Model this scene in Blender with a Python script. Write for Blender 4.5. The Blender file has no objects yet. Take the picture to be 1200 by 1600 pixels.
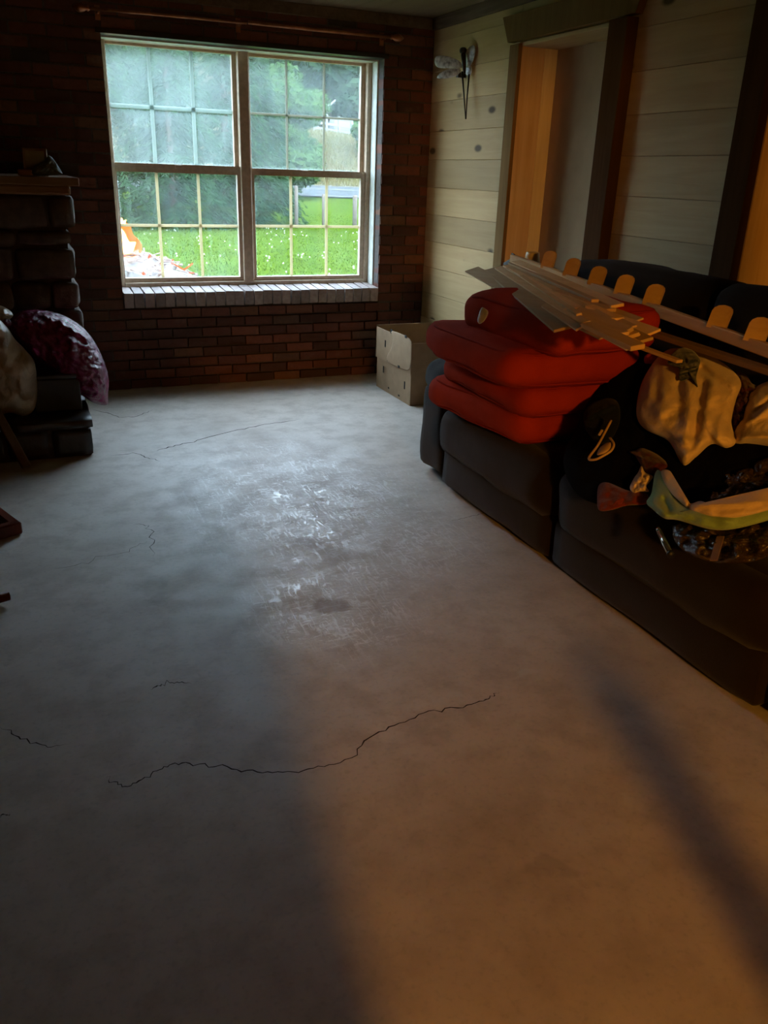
import bpy, bmesh, math, random
from mathutils import Vector, Matrix, noise as mnoise

rnd = random.Random(7)
SC = bpy.context.scene
COL = SC.collection
PI = math.pi

# ------------------------------------------------------------------ camera
H, FPX = 1.5, 1288.24
PITCH, ROLL, YAW = math.radians(22.28), math.radians(1.98), math.radians(23.826)


def _room(v):
    c, s = math.cos(YAW), math.sin(YAW)
    return Vector((v[0] * c + v[1] * s, -v[0] * s + v[1] * c, v[2]))


_fw = Vector((0, math.cos(PITCH), -math.sin(PITCH)))
_up = Vector((1, 0, 0)).cross(_fw)
CR = _room(Vector((1, 0, 0)) * math.cos(ROLL) + _up * math.sin(ROLL))
CU = _room(Vector((1, 0, 0)) * -math.sin(ROLL) + _up * math.cos(ROLL))
CF = _room(_fw)
CAM = Vector((0, 0, H))
cam_data = bpy.data.cameras.new('camera')
cam_data.sensor_fit = 'VERTICAL'
cam_data.sensor_height = 36.0
cam_data.lens = FPX / 1600 * 36.0
cam_data.clip_start = 0.02
cam_data.clip_end = 400
cam = bpy.data.objects.new('camera', cam_data)
COL.objects.link(cam)
_m = Matrix((CR, CU, -CF)).transposed().to_4x4()
_m.translation = CAM
cam.matrix_world = _m
SC.camera = cam

# ------------------------------------------------------------------ light, world, exposure
SKY_STRENGTH = 8.0
LAMP_POWER = 300.0
vs = SC.view_settings
vs.view_transform = 'Standard'
vs.look = 'None'
vs.gamma = 1.0
vs.exposure = 1.0
vs.use_curve_mapping = False
world = bpy.data.worlds.new('overcast_sky')
SC.world = world
world.use_nodes = True
bg = world.node_tree.nodes['Background']
bg.inputs[0].default_value = (0.71, 0.89, 1.12, 1)
bg.inputs[1].default_value = SKY_STRENGTH
lamp = bpy.data.lights.new('back_room_lamp', 'POINT')
lamp.color = (1.0, 0.42, 0.045)
lamp.energy = LAMP_POWER
lamp.shadow_soft_size = 0.15
lamp_o = bpy.data.objects.new('back_room_lamp', lamp)
lamp_o.location = (-0.25, -4.2, 2.25)
COL.objects.link(lamp_o)


# ------------------------------------------------------------------ pixel / plane helpers
def ray(x, y):
    return CR * ((x - 600) / FPX) - CU * ((y - 800) / FPX) + CF


def on_z(x, y, z=0.0):
    d = ray(x, y)
    return CAM + d * ((z - H) / d.z)


def on_y(x, y, Y):
    d = ray(x, y)
    return CAM + d * (Y / d.y)


def on_x(x, y, X):
    d = ray(x, y)
    return CAM + d * (X / d.x)


def on_plane(x, y, pl, h=0.0):
    p0, n = pl
    d = ray(x, y)
    return CAM + d * (((p0 + n * h - CAM).dot(n)) / d.dot(n))


def mkplane(p0, n):
    return (Vector(p0), Vector(n).normalized())


# ------------------------------------------------------------------ node helpers
class G:
    def __init__(self, name):
        self.m = bpy.data.materials.new(name)
        self.m.use_nodes = True
        self.t = self.m.node_tree
        self.n = self.t.nodes
        self.b = self.n['Principled BSDF']
        self.out = self.n['Material Output']

    def node(self, kind, **kw):
        nd = self.n.new(kind)
        for k, v in kw.items():
            setattr(nd, k, v)
        return nd

    def put(self, sock, v):
        if isinstance(v, bpy.types.NodeSocket):
            self.t.links.new(v, sock)
        elif isinstance(v, (tuple, list)) and sock.type == 'RGBA' and len(v) == 3:
            sock.default_value = (*v, 1)
        else:
            sock.default_value = v

    def pos(self):
        return self.node('ShaderNodeNewGeometry').outputs['Position']

    def obj(self):
        return self.node('ShaderNodeTexCoord').outputs['Object']

    def gen(self):
        return self.node('ShaderNodeTexCoord').outputs['Generated']

    def rand(self):
        return self.node('ShaderNodeObjectInfo').outputs['Random']

    def map(self, vec, scale=(1, 1, 1), rot=(0, 0, 0), loc=(0, 0, 0)):
        nd = self.node('ShaderNodeMapping')
        self.put(nd.inputs['Vector'], vec)
        self.put(nd.inputs['Scale'], scale)
        self.put(nd.inputs['Rotation'], rot)
        self.put(nd.inputs['Location'], loc)
        return nd.outputs[0]

    def noise(self, vec, scale=5.0, detail=4.0, rough=0.55, dist=0.0, color=False):
        nd = self.node('ShaderNodeTexNoise')
        self.put(nd.inputs['Vector'], vec)
        nd.inputs['Scale'].default_value = scale
        nd.inputs['Detail'].default_value = detail
        nd.inputs['Roughness'].default_value = rough
        nd.inputs['Distortion'].default_value = dist
        return nd.outputs[1 if color else 0]

    def vor(self, vec, scale=5.0, out='Distance', feature='F1'):
        nd = self.node('ShaderNodeTexVoronoi', feature=feature)
        self.put(nd.inputs['Vector'], vec)
        nd.inputs['Scale'].default_value = scale
        return nd.outputs[out]

    def ramp(self, fac, stops):
        nd = self.node('ShaderNodeValToRGB')
        self.put(nd.inputs[0], fac)
        cr = nd.color_ramp
        while len(cr.elements) < len(stops):
            cr.elements.new(0.5)
        for e, (p, c) in zip(cr.elements, stops):
            e.position = p
            e.color = (*c, 1) if isinstance(c, (tuple, list)) else (c, c, c, 1)
        return nd.outputs[0]

    def mix(self, fac, a, b, mode='MIX'):
        nd = self.node('ShaderNodeMix', data_type='RGBA', blend_type=mode)
        self.put(nd.inputs[0], fac)
        self.put(nd.inputs[6], a)
        self.put(nd.inputs[7], b)
        return nd.outputs[2]

    def math(self, op, a, b=0.0, clamp=False):
        nd = self.node('ShaderNodeMath', operation=op, use_clamp=clamp)
        self.put(nd.inputs[0], a)
        self.put(nd.inputs[1], b)
        return nd.outputs[0]

    def vmath(self, op, a, b):
        nd = self.node('ShaderNodeVectorMath', operation=op)
        self.put(nd.inputs[0], a)
        self.put(nd.inputs[1], b)
        return nd.outputs['Value' if op in ('LENGTH', 'DISTANCE', 'DOT_PRODUCT') else 'Vector']

    def xyz(self, v):
        nd = self.node('ShaderNodeSeparateXYZ')
        self.put(nd.inputs[0], v)
        return nd.outputs

    def range(self, v, a, b, c=0.0, d=1.0, smooth=True):
        nd = self.node('ShaderNodeMapRange')
        nd.interpolation_type = 'SMOOTHSTEP' if smooth else 'LINEAR'
        self.put(nd.inputs[0], v)
        for i, x in enumerate((a, b, c, d)):
            nd.inputs[1 + i].default_value = x
        return nd.outputs[0]

    def bump(self, h, strength=0.3, dist=0.01):
        nd = self.node('ShaderNodeBump')
        self.put(nd.inputs['Height'], h)
        nd.inputs['Strength'].default_value = strength
        nd.inputs['Distance'].default_value = dist
        self.t.links.new(nd.outputs[0], self.b.inputs['Normal'])
        return nd.outputs[0]

    def set(self, **kw):
        for k, v in kw.items():
            self.put(self.b.inputs[k.replace('_', ' ')], v)
        return self.m


def simple(name, c1, c2=None, rough=0.6, scale=20, bump=0.2, bdist=0.004, metallic=0.0, spec=0.5, vary=0.0, sheen=0.0,
           coord='obj', detail=4):
    g = G(name)
    v = g.obj() if coord == 'obj' else g.pos()
    n = g.noise(v, scale, detail)
    c2 = c2 or tuple(x * 0.7 for x in c1)
    c = g.ramp(n, [(0.3, c2), (0.7, c1)])
    if vary:
        r = g.rand()
        k = g.range(r, 0, 1, 1 - vary, 1 + vary * 0.4, smooth=False)
        hsv = g.node('ShaderNodeHueSaturation')
        g.put(hsv.inputs['Value'], k)
        g.put(hsv.inputs['Color'], c)
        c = hsv.outputs[0]
    g.set(Base_Color=c, Roughness=rough, Metallic=metallic, Specular_IOR_Level=spec)
    if sheen:
        g.set(Sheen_Weight=sheen)
    if bump:
        g.bump(n, bump, bdist)
    return g.m


def wood(name, light, dark, axis='y', knots=True, rough=0.72, grain=1.0, vary=0.25, spec=0.25):
    """sawn wood with the grain along one axis; every board shifts the pattern by its own random number"""
    g = G(name)
    sc = {'x': (0.9, 14, 14), 'y': (14, 0.9, 14), 'z': (14, 14, 0.9)}[axis]
    v = g.pos()
    off = g.node('ShaderNodeCombineXYZ')
    r = g.rand()
    for i in range(3):
        g.put(off.inputs[i], g.math('MULTIPLY', r, 37.0 + 11 * i))
    v = g.vmath('ADD', v, off.outputs[0])
    n = g.noise(g.map(v, sc), 1.6, 5, 0.6, 0.6)
    n2 = g.noise(v, 2.2, 2)
    f = g.math('ADD', g.math('MULTIPLY', n, 0.65 * grain), g.math('MULTIPLY', n2, 0.35))
    c = g.ramp(f, [(0.28, dark), (0.62, light)])
    if knots:
        ks = {'x': (2.4, 5.2, 5.2), 'y': (5.2, 2.4, 5.2), 'z': (5.2, 5.2, 2.4)}[axis]
        d = g.vor(g.map(v, ks), 1.0)
        k = g.range(d, 0.07, 0.16, 1.0, 0.0)
        c = g.mix(k, c, tuple(x * 0.22 for x in dark))
    hsv = g.node('ShaderNodeHueSaturation')
    g.put(hsv.inputs['Value'], g.range(r, 0, 1, 1 - vary, 1 + vary * 0.4, smooth=False))
    g.put(hsv.inputs['Color'], c)
    g.set(Base_Color=hsv.outputs[0], Roughness=rough, Specular_IOR_Level=spec)
    g.bump(n, 0.15, 0.003)
    return g.m


# ------------------------------------------------------------------ materials
M = {}


def make_floor_material():
    g = G('concrete_floor')
    p = g.pos()
    n1 = g.noise(p, 1.3, 6, 0.6)
    n2 = g.noise(p, 7.0, 6, 0.62)
    n3 = g.noise(p, 60.0, 3)
    c = g.ramp(n1, [(0.3, (0.45, 0.385, 0.325)), (0.52, (0.59, 0.52, 0.455)), (0.72, (0.66, 0.595, 0.53))])
    c = g.mix(g.range(n2, 0.42, 0.68, 0, 0.5), c, (0.37, 0.31, 0.255))
    c = g.mix(g.range(n3, 0.5, 0.75, 0, 0.22), c, (0.22, 0.2, 0.18))
    warp = g.vmath('ADD', p, g.vmath('MULTIPLY', g.vmath('SUBTRACT', g.noise(p, 5.0, 4, color=True), (0.5, 0.5, 0.5)), (0.3, 0.3, 0)))

    warp2 = g.vmath('ADD', p, g.vmath('MULTIPLY', g.vmath('SUBTRACT', g.noise(p, 9.0, 4, color=True), (0.5, 0.5, 0.5)), (0.17, 0.17, 0)))

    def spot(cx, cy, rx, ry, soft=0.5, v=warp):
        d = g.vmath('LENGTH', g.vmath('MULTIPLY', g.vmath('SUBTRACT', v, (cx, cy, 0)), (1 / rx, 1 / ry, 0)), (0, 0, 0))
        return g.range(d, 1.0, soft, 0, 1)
    # smeared, worn area mid-room: smoother streaks, with the window's sheen painted in as white
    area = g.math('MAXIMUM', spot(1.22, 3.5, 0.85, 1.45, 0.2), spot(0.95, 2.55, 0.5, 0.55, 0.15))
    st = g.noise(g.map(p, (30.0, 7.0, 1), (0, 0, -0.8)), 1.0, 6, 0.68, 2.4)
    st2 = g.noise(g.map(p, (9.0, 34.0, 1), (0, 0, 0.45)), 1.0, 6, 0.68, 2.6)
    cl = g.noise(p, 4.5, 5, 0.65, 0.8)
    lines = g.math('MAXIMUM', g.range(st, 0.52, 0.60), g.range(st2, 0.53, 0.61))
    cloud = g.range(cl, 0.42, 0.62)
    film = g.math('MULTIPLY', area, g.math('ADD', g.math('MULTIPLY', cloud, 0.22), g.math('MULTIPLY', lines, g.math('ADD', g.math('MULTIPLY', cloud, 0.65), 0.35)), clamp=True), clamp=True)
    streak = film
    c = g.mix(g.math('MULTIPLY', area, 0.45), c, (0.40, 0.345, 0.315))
    c = g.mix(g.math('MULTIPLY', film, 0.75), c, (0.84, 0.83, 0.82))  # white in the colour stands in for the window's reflection
    # stains that belong to the slab
    for (cx, cy, rx, ry, k, col) in [(0.92, 2.56, 0.1, 0.075, 0.85, (0.24, 0.14, 0.085)), (1.13, 2.94, 0.12, 0.08, 0.45, (0.26, 0.17, 0.11)),
                                     (1.02, 3.12, 0.09, 0.09, 0.4, (0.26, 0.17, 0.12)), (0.34, 2.9, 0.075, 0.17, 0.4, (0.22, 0.17, 0.14)),
                                     (0.98, 4.25, 0.12, 0.1, 0.35, (0.17, 0.13, 0.11)), (0.27, 2.18, 0.25, 0.14, 0.35, (0.36, 0.25, 0.15)),
                                     (0.72, 0.83, 0.06, 0.05, 0.35, (0.16, 0.12, 0.09)), (0.98, 1.2, 0.06, 0.05, 0.3, (0.16, 0.12, 0.09))]:
        c = g.mix(g.math('MULTIPLY', spot(cx, cy, rx, ry, 0.5, warp2), k * 0.75), c, col)
    pale = [(1.05, 1.86, 0.2, 0.03, 0.5), (1.42, 1.9, 0.1, 0.02, 0.7), (1.3, 1.33, 0.03, 0.025, 0.6), (1.57, 1.33, 0.05, 0.03, 0.6),
            (1.62, 1.2, 0.035, 0.12, 0.45), (0.55, 4.9, 0.25, 0.3, 0.3), (0.47, 2.55, 0.16, 0.25, 0.25)]
    for (cx, cy, rx, ry, k) in pale:
        c = g.mix(g.math('MULTIPLY', spot(cx, cy, rx, ry, 0.3), k), c, (0.6, 0.57, 0.52))
    ro = g.math('ADD', g.range(n2, 0.3, 0.7, 0.5, 0.66), 0.0)
    ro = g.math('SUBTRACT', ro, g.math('MULTIPLY', streak, 0.34))
    g.set(Base_Color=c, Roughness=ro, Specular_IOR_Level=0.45)
    hgt = g.math('ADD', g.math('MULTIPLY', n2, 0.6), g.math('ADD', g.math('MULTIPLY', n3, 0.12), g.math('MULTIPLY', streak, 0.35)))
    g.bump(hgt, 0.3, 0.005)
    return g.m


def make_glass_material(name, haze, seed, streak=0.0, top=0.0):
    """window glass with a dried film of dirt and condensation that scatters daylight"""
    g = G(name)
    p = g.vmath('ADD', g.pos(), (seed, 0, seed * 2.3))
    gen = g.gen()
    gx, gy, gz = g.xyz(gen)
    n = g.noise(p, 3.0, 5, 0.6, 0.6)
    n2 = g.noise(g.map(p, (30, 1, 3.0)), 1.0, 5, 0.65, 0.5)
    swirl = g.noise(p, 9.0, 5, 0.7, 3.5)
    f = g.math('MULTIPLY', g.range(n, 0.25, 0.8, 0.55, 1.3), haze)
    f = g.math('ADD', f, g.math('MULTIPLY', g.range(n2, 0.5, 0.75), 0.03 + streak))
    f = g.math('ADD', f, g.math('MULTIPLY', g.range(swirl, 0.56, 0.68), 0.06 + haze * 0.2))
    f = g.math('ADD', f, g.math('MULTIPLY', g.range(gz, 0.45, 1.0), top))
    f = g.math('MULTIPLY', f, 0.36)
    ex = g.math('MINIMUM', g.math('MINIMUM', gx, g.math('SUBTRACT', 1.0, gx)), g.math('MINIMUM', gz, g.math('SUBTRACT', 1.0, gz)))
    f = g.math('ADD', f, g.range(ex, 0.0, 0.02, 0.14, 0.0), clamp=True)
    tr = g.node('ShaderNodeBsdfTransparent')
    tr.inputs[0].default_value = (0.95, 0.98, 0.97, 1)
    tl = g.node('ShaderNodeBsdfTranslucent')
    tl.inputs[0].default_value = (0.40, 0.47, 0.46, 1)
    gl = g.node('ShaderNodeBsdfGlossy')
    gl.inputs['Roughness'].default_value = 0.04
    m1 = g.node('ShaderNodeMixShader')
    g.put(m1.inputs[0], f)
    g.t.links.new(tr.outputs[0], m1.inputs[1])
    g.t.links.new(tl.outputs[0], m1.inputs[2])
    m2 = g.node('ShaderNodeMixShader')
    m2.inputs[0].default_value = 0.04
    g.t.links.new(m1.outputs[0], m2.inputs[1])
    g.t.links.new(gl.outputs[0], m2.inputs[2])
    g.t.links.new(m2.outputs[0], g.out.inputs[0])
    return g.m


def make_leaf_material(name, a, b, trans=0.35):
    g = G(name)
    n = g.noise(g.pos(), 0.9, 4)
    n2 = g.noise(g.pos(), 9.0, 2)
    c = g.ramp(g.math('ADD', g.math('MULTIPLY', n, 0.6), g.math('MULTIPLY', n2, 0.4)), [(0.38, b), (0.62, a)])
    d = g.node('ShaderNodeBsdfDiffuse')
    t = g.node('ShaderNodeBsdfTranslucent')
    g.put(d.inputs[0], c)
    g.put(t.inputs[0], c)
    mx = g.node('ShaderNodeMixShader')
    mx.inputs[0].default_value = trans
    g.t.links.new(d.outputs[0], mx.inputs[1])
    g.t.links.new(t.outputs[0], mx.inputs[2])
    g.t.links.new(mx.outputs[0], g.out.inputs[0])
    return g.m


def make_emit(name, col, strength, col2=None, scale=6):
    g = G(name)
    e = g.node('ShaderNodeEmission')
    if col2:
        n = g.noise(g.pos(), scale, 4)
        g.put(e.inputs[0], g.ramp(n, [(0.35, col2), (0.6, col)]))
    else:
        e.inputs[0].default_value = (*col, 1)
    e.inputs[1].default_value = strength
    g.t.links.new(e.outputs[0], g.out.inputs[0])
    return g.m


def make_brick_material():
    g = G('dark_red_brick')
    r = g.rand()
    n = g.noise(g.pos(), 40, 4)
    n2 = g.noise(g.pos(), 9, 3)
    c = g.ramp(r, [(0.0, (0.055, 0.022, 0.018)), (0.3, (0.10, 0.036, 0.026)), (0.6, (0.135, 0.045, 0.03)),
                   (0.84, (0.17, 0.06, 0.036)), (0.93, (0.19, 0.085, 0.045)), (1.0, (0.035, 0.03, 0.03))])
    c = g.mix(g.range(n, 0.45, 0.75, 0, 0.45), c, (0.045, 0.028, 0.024))
    c = g.mix(g.range(n2, 0.6, 0.8, 0, 0.25), c, (0.25, 0.2, 0.17))
    g.set(Base_Color=c, Roughness=0.75, Specular_IOR_Level=0.3)
    g.bump(n, 0.5, 0.004)
    return g.m


def make_plastic(name, col, rough, scale=14, alpha=1.0, trans=0.0):
    g = G(name)
    v = g.obj()
    n = g.noise(v, scale, 5, 0.6, 1.2)
    w = g.vor(v, scale * 0.8, 'Distance')
    g.set(Base_Color=g.ramp(n, [(0.3, tuple(x * 0.6 for x in col)), (0.7, col)]), Roughness=rough, Specular_IOR_Level=0.6,
          Alpha=alpha, Transmission_Weight=trans)
    g.bump(g.math('ADD', n, g.math('MULTIPLY', w, 0.5)), 0.7, 0.02)
    return g.m


def make_fabric(name, col, dark, rough=0.9, scale=260, sheen=0.25, blot=7, bump=0.4):
    g = G(name)
    v = g.obj()
    n = g.noise(v, scale, 2)
    n2 = g.noise(v, blot, 4)
    c = g.mix(g.range(n2, 0.3, 0.7, 0, 0.6), col, dark)
    c = g.mix(g.range(n, 0.4, 0.7, 0, 0.3), c, dark)
    g.set(Base_Color=c, Roughness=rough, Sheen_Weight=sheen, Specular_IOR_Level=0.04)
    g.bump(g.math('ADD', g.math('MULTIPLY', n, 0.3), n2), bump, 0.008)
    return g.m


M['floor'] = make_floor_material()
M['brick'] = make_brick_material()
M['mortar'] = simple('brick_mortar', (0.10, 0.085, 0.075), (0.05, 0.04, 0.036), 0.9, 60, 0.4)
M['sill_brick'] = simple('sill_brick', (0.42, 0.35, 0.33), (0.3, 0.23, 0.21), 0.7, 30, 0.4, vary=0.3, coord='pos')
M['pine'] = wood('pine_boards', (0.5130, 0.3645, 0.1755), (0.4085, 0.2700, 0.1170), 'y')
M['pine_jamb'] = wood('pine_jamb', (0.72, 0.50, 0.26), (0.58, 0.34, 0.14), 'z', vary=0.1)
M['pine_pale'] = wood('pale_jamb_pine', (0.80, 0.62, 0.34), (0.62, 0.44, 0.2), 'z', knots=False, vary=0.05)
M['trim_dark'] = wood('dark_stained_trim', (0.0810, 0.0396, 0.0162), (0.0450, 0.0216, 0.0090), 'z', knots=False, rough=0.95, spec=0.04)
M['trim_dark_y'] = wood('dark_stained_beam', (0.1560, 0.1140, 0.0780), (0.0720, 0.0504, 0.0360), 'y', knots=False, rough=0.95, spec=0.04)
M['trim_grey'] = wood('grey_brown_casing', (0.2232, 0.1367, 0.0576), (0.1445, 0.0838, 0.0352), 'z', knots=False, rough=0.95, spec=0.04)
M['ceiling'] = wood('ceiling_boards', (0.1650, 0.1200, 0.0675), (0.1100, 0.0750, 0.0405), 'y', knots=False)
M['drywall'] = simple('grey_drywall', (0.3600, 0.2310, 0.1170), (0.3120, 0.1980, 0.0990), 0.85, 8, 0.05, coord='pos')
M['rear_wall'] = simple('rear_plaster', (0.22, 0.17, 0.12), (0.16, 0.12, 0.08), 0.9, 6, 0.05, coord='pos')
M['white_paint'] = simple('old_white_paint', (0.62, 0.64, 0.58), (0.48, 0.49, 0.43), 0.6, 25, 0.1, coord='pos')
M['frame'] = simple('taupe_window_frame', (0.6600, 0.5025, 0.3600), (0.4950, 0.3675, 0.2550), 0.5, 30, 0.1, coord='pos')
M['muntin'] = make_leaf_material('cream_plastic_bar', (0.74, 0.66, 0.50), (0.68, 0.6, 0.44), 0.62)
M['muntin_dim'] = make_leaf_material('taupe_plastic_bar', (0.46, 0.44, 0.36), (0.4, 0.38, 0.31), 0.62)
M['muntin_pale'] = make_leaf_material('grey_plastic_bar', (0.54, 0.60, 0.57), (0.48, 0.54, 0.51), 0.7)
M['black'] = simple('black_metal', (0.012, 0.011, 0.01), (0.006, 0.006, 0.006), 0.5, 30, 0.1)
M['rod'] = simple('copper_brown_rod', (0.42, 0.17, 0.07), (0.25, 0.09, 0.04), 0.35, 20, 0.1, metallic=0.4)
M['stone'] = simple('brown_ashlar_stone', (0.1190, 0.0775, 0.0495), (0.0595, 0.0372, 0.0248), 0.85, 16, 0.6, 0.012, vary=0.35)
M['stone_mortar'] = simple('stone_mortar', (0.09, 0.07, 0.055), None, 0.95, 40, 0.4)
M['mantel'] = wood('mantel_oak', (0.30, 0.15, 0.06), (0.16, 0.075, 0.03), 'x', knots=False)
M['hearth'] = simple('hearth_stone', (0.0400, 0.0310, 0.0250), (0.0175, 0.0135, 0.0110), 0.45, 14, 0.5, 0.01)
M['cardboard'] = simple('brown_cardboard', (0.4200, 0.2755, 0.1558), (0.3465, 0.2232, 0.1230), 0.85, 14, 0.15, coord='pos')
M['cardboard_in'] = simple('cardboard_inside', (0.26, 0.175, 0.11), (0.2, 0.13, 0.08), 0.9, 14, 0.1, coord='pos')
M['hole'] = simple('cut_hole_dark', (0.01, 0.008, 0.006), None, 0.9, 10, 0)
M['sofa'] = make_fabric('brown_microfibre', (0.0187, 0.0108, 0.0075), (0.0102, 0.0056, 0.0037), 0.85, 300, 0.12, 5)
M['sofa_dark'] = make_fabric('dark_brown_microfibre', (0.014, 0.010, 0.008), (0.008, 0.006, 0.005), 0.9, 300, 0.03, 5)
M['red'] = make_fabric('rust_red_canvas', (0.3960, 0.0345, 0.0110), (0.2760, 0.0196, 0.0070), 0.9, 320, 0.0, 6)
M['red_piping'] = make_fabric('red_piping', (0.3000, 0.0255, 0.0105), (0.2100, 0.0165, 0.0075), 0.95, 260, 0.0)
M['tag'] = simple('white_tag', (0.8, 0.8, 0.76), None, 0.6, 30, 0)
M['scrap'] = wood('raw_wood_scrap', (0.80, 0.54, 0.26), (0.64, 0.38, 0.14), 'y', knots=False, vary=0.4)
M['rail'] = wood('pine_rail', (0.62, 0.40, 0.17), (0.46, 0.27, 0.10), 'y', knots=False, vary=0.2)
M['rail_dark'] = wood('brown_board', (0.26, 0.165, 0.08), (0.17, 0.10, 0.045), 'y', knots=False)
M['purple'] = make_plastic('purple_bag_film', (0.22, 0.010, 0.065), 0.27, 26)
M['whitebag'] = make_plastic('milky_bag_film', (0.50, 0.40, 0.26), 0.35, 9)
M['clearbag'] = make_plastic('smoky_plastic_film', (0.06, 0.036, 0.016), 0.14, 11)
M['cream'] = make_fabric('cream_fleece', (0.7788, 0.5900, 0.3540), (0.6608, 0.4720, 0.2596), 0.95, 120, 0.4, 10, 0.6)
M['cream2'] = make_fabric('pale_peach_lining', (0.72, 0.53, 0.32), (0.62, 0.44, 0.25), 0.95, 160, 0.3, 10)
M['green'] = make_fabric('sage_green_cloth', (0.3000, 0.4536, 0.2160), (0.2200, 0.3456, 0.1530), 0.95, 200, 0.3, 8)
M['navy'] = make_fabric('dark_slate_cloth', (0.022, 0.030, 0.036), (0.010, 0.014, 0.017), 0.9, 120, 0.4, 20)
M['blackcloth'] = make_fabric('black_cloth', (0.005, 0.0045, 0.0045), (0.003, 0.0025, 0.0025), 0.95, 120, 0.0, 12)
M['darknavy'] = make_fabric('navy_cloth', (0.011, 0.014, 0.02), (0.006, 0.008, 0.011), 0.9, 120, 0.05, 12)
M['maroon'] = make_fabric('maroon_cloth', (0.10, 0.022, 0.022), (0.03, 0.009, 0.01), 0.9, 120, 0.2, 24)
M['redcloth'] = make_fabric('dull_red_cloth', (0.20, 0.035, 0.022), (0.12, 0.018, 0.012), 0.9, 120, 0.2, 14)
M['silver'] = simple('polished_steel', (0.72, 0.74, 0.72), (0.6, 0.62, 0.6), 0.18, 20, 0, metallic=1.0)
M['tan'] = simple('tan_wood', (0.62, 0.42, 0.2), (0.5, 0.32, 0.14), 0.5, 20, 0.1)
M['pink'] = simple('pink_plastic', (0.55, 0.07, 0.10), (0.42, 0.04, 0.07), 0.45, 20, 0.05)
M['redwood'] = wood('red_brown_wood', (0.17, 0.035, 0.016), (0.09, 0.017, 0.009), 'y', knots=False, rough=0.35)
M['greywood'] = wood('weathered_stick', (0.20, 0.13, 0.08), (0.12, 0.075, 0.045), 'z', knots=False)
M['photo'] = simple('faded_print', (0.45, 0.36, 0.20), (0.25, 0.2, 0.12), 0.5, 9, 0)
M['photo_frame'] = wood('photo_frame_wood', (0.28, 0.17, 0.09), (0.16, 0.09, 0.045), 'z', knots=False)
M['greenleaf'] = simple('dull_green_ornament', (0.10, 0.11, 0.07), (0.05, 0.055, 0.035), 0.7, 30, 0.2)
M['wing'] = simple('mottled_grey_metal', (0.66, 0.66, 0.62), (0.16, 0.16, 0.15), 0.45, 34, 0.3, metallic=0.35)
M['darkmetal'] = simple('dark_bronze', (0.035, 0.03, 0.025), None, 0.45, 30, 0.1, metallic=0.6)
M['cup'] = simple('cream_ceramic', (0.62, 0.52, 0.34), (0.5, 0.4, 0.25), 0.4, 20, 0.05)
M['crack'] = simple('crack_shadow', (0.0400, 0.0300, 0.0240), None, 1.0, 10, 0)
M['glassUL'] = make_glass_material('fogged_glass_upper_a', 0.34, 1.7, 0.22, 0.14)
M['glassUR'] = make_glass_material('fogged_glass_upper_b', 0.17, 5.1, 0.06, 0.12)
M['glassLL'] = make_glass_material('streaked_glass_lower_a', 0.10, 9.4, 0.12, 0.0)
M['glassLR'] = make_glass_material('streaked_glass_lower_b', 0.06, 13.3, 0.0, 0.06)
# outside
M['bark'] = simple('grey_bark', (0.13, 0.10, 0.075), (0.07, 0.055, 0.04), 0.9, 9, 0.5)
M['leafA'] = make_leaf_material('conifer_leaf', (0.040, 0.081, 0.034), (0.014, 0.034, 0.017))
M['leafB'] = make_leaf_material('broad_leaf', (0.074, 0.124, 0.037), (0.025, 0.056, 0.019))
M['leafC'] = make_leaf_material('far_leaf', (0.053, 0.090, 0.046), (0.019, 0.043, 0.028))
M['white'] = simple('white_fence_paint', (0.1750, 0.1750, 0.1750), (0.1540, 0.1540, 0.1540), 0.5, 8, 0)
M['post'] = simple('weathered_post', (0.140, 0.105, 0.084), (0.084, 0.063, 0.049), 0.9, 14, 0.3)
M['ash'] = simple('ash_grey_debris', (0.252, 0.222, 0.216), (0.084, 0.066, 0.060), 0.9, 6, 0.5, coord='pos')
M['charred'] = simple('burnt_stick', (0.288, 0.216, 0.186), (0.096, 0.054, 0.042), 0.9, 5, 0.3, coord='pos')
M['flame'] = make_emit('flame', (1.0, 0.62, 0.2), 9.0, (1.0, 0.45, 0.08), 5)
M['flame_outer'] = make_emit('orange_flame', (1.0, 0.25, 0.02), 1.1, (0.9, 0.14, 0.008), 5)
M['ember'] = make_emit('ember', (1.0, 0.18, 0.05), 0.9, (0.6, 0.08, 0.02), 9)


def ground_mat(name, stops, s1=0.5, s2=7.0, flecks=None):
    g = G(name)
    p = g.pos()
    n = g.noise(p, s1, 5)
    n2 = g.noise(p, s2, 5, 0.65)
    f = g.math('ADD', g.math('MULTIPLY', n, 0.5), g.math('MULTIPLY', n2, 0.5))
    c = g.ramp(f, stops)
    g.set(Base_Color=c, Roughness=1.0, Specular_IOR_Level=0.0)
    g.bump(n2, 0.8, 0.05)
    return g.m


M['lawn'] = ground_mat('mown_lawn', [(0.36, (0.0245, 0.0451, 0.0029)), (0.5, (0.0382, 0.0636, 0.0045)), (0.64, (0.0554, 0.0822, 0.0081))])
M['grass'] = make_leaf_material('grass_blade', (0.0554, 0.0841, 0.0071), (0.0266, 0.0510, 0.0032), 0.3)
M['bank'] = ground_mat('dry_grass_bank', [(0.36, (0.0413, 0.0413, 0.0182)), (0.5, (0.0714, 0.0623, 0.0350)), (0.66, (0.0924, 0.0805, 0.0511))], 0.3, 2.5)
M['dry_tuft'] = make_leaf_material('dry_grass_blade', (0.22, 0.18, 0.10), (0.15, 0.14, 0.06), 0.35)
M['asphalt'] = ground_mat('asphalt', [(0.3, (0.0560, 0.0584, 0.0616)), (0.7, (0.0784, 0.0808, 0.0840))], 0.6, 20)
M['flower'] = simple('white_flower', (0.510, 0.516, 0.420), None, 0.8, 10, 0)


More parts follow.
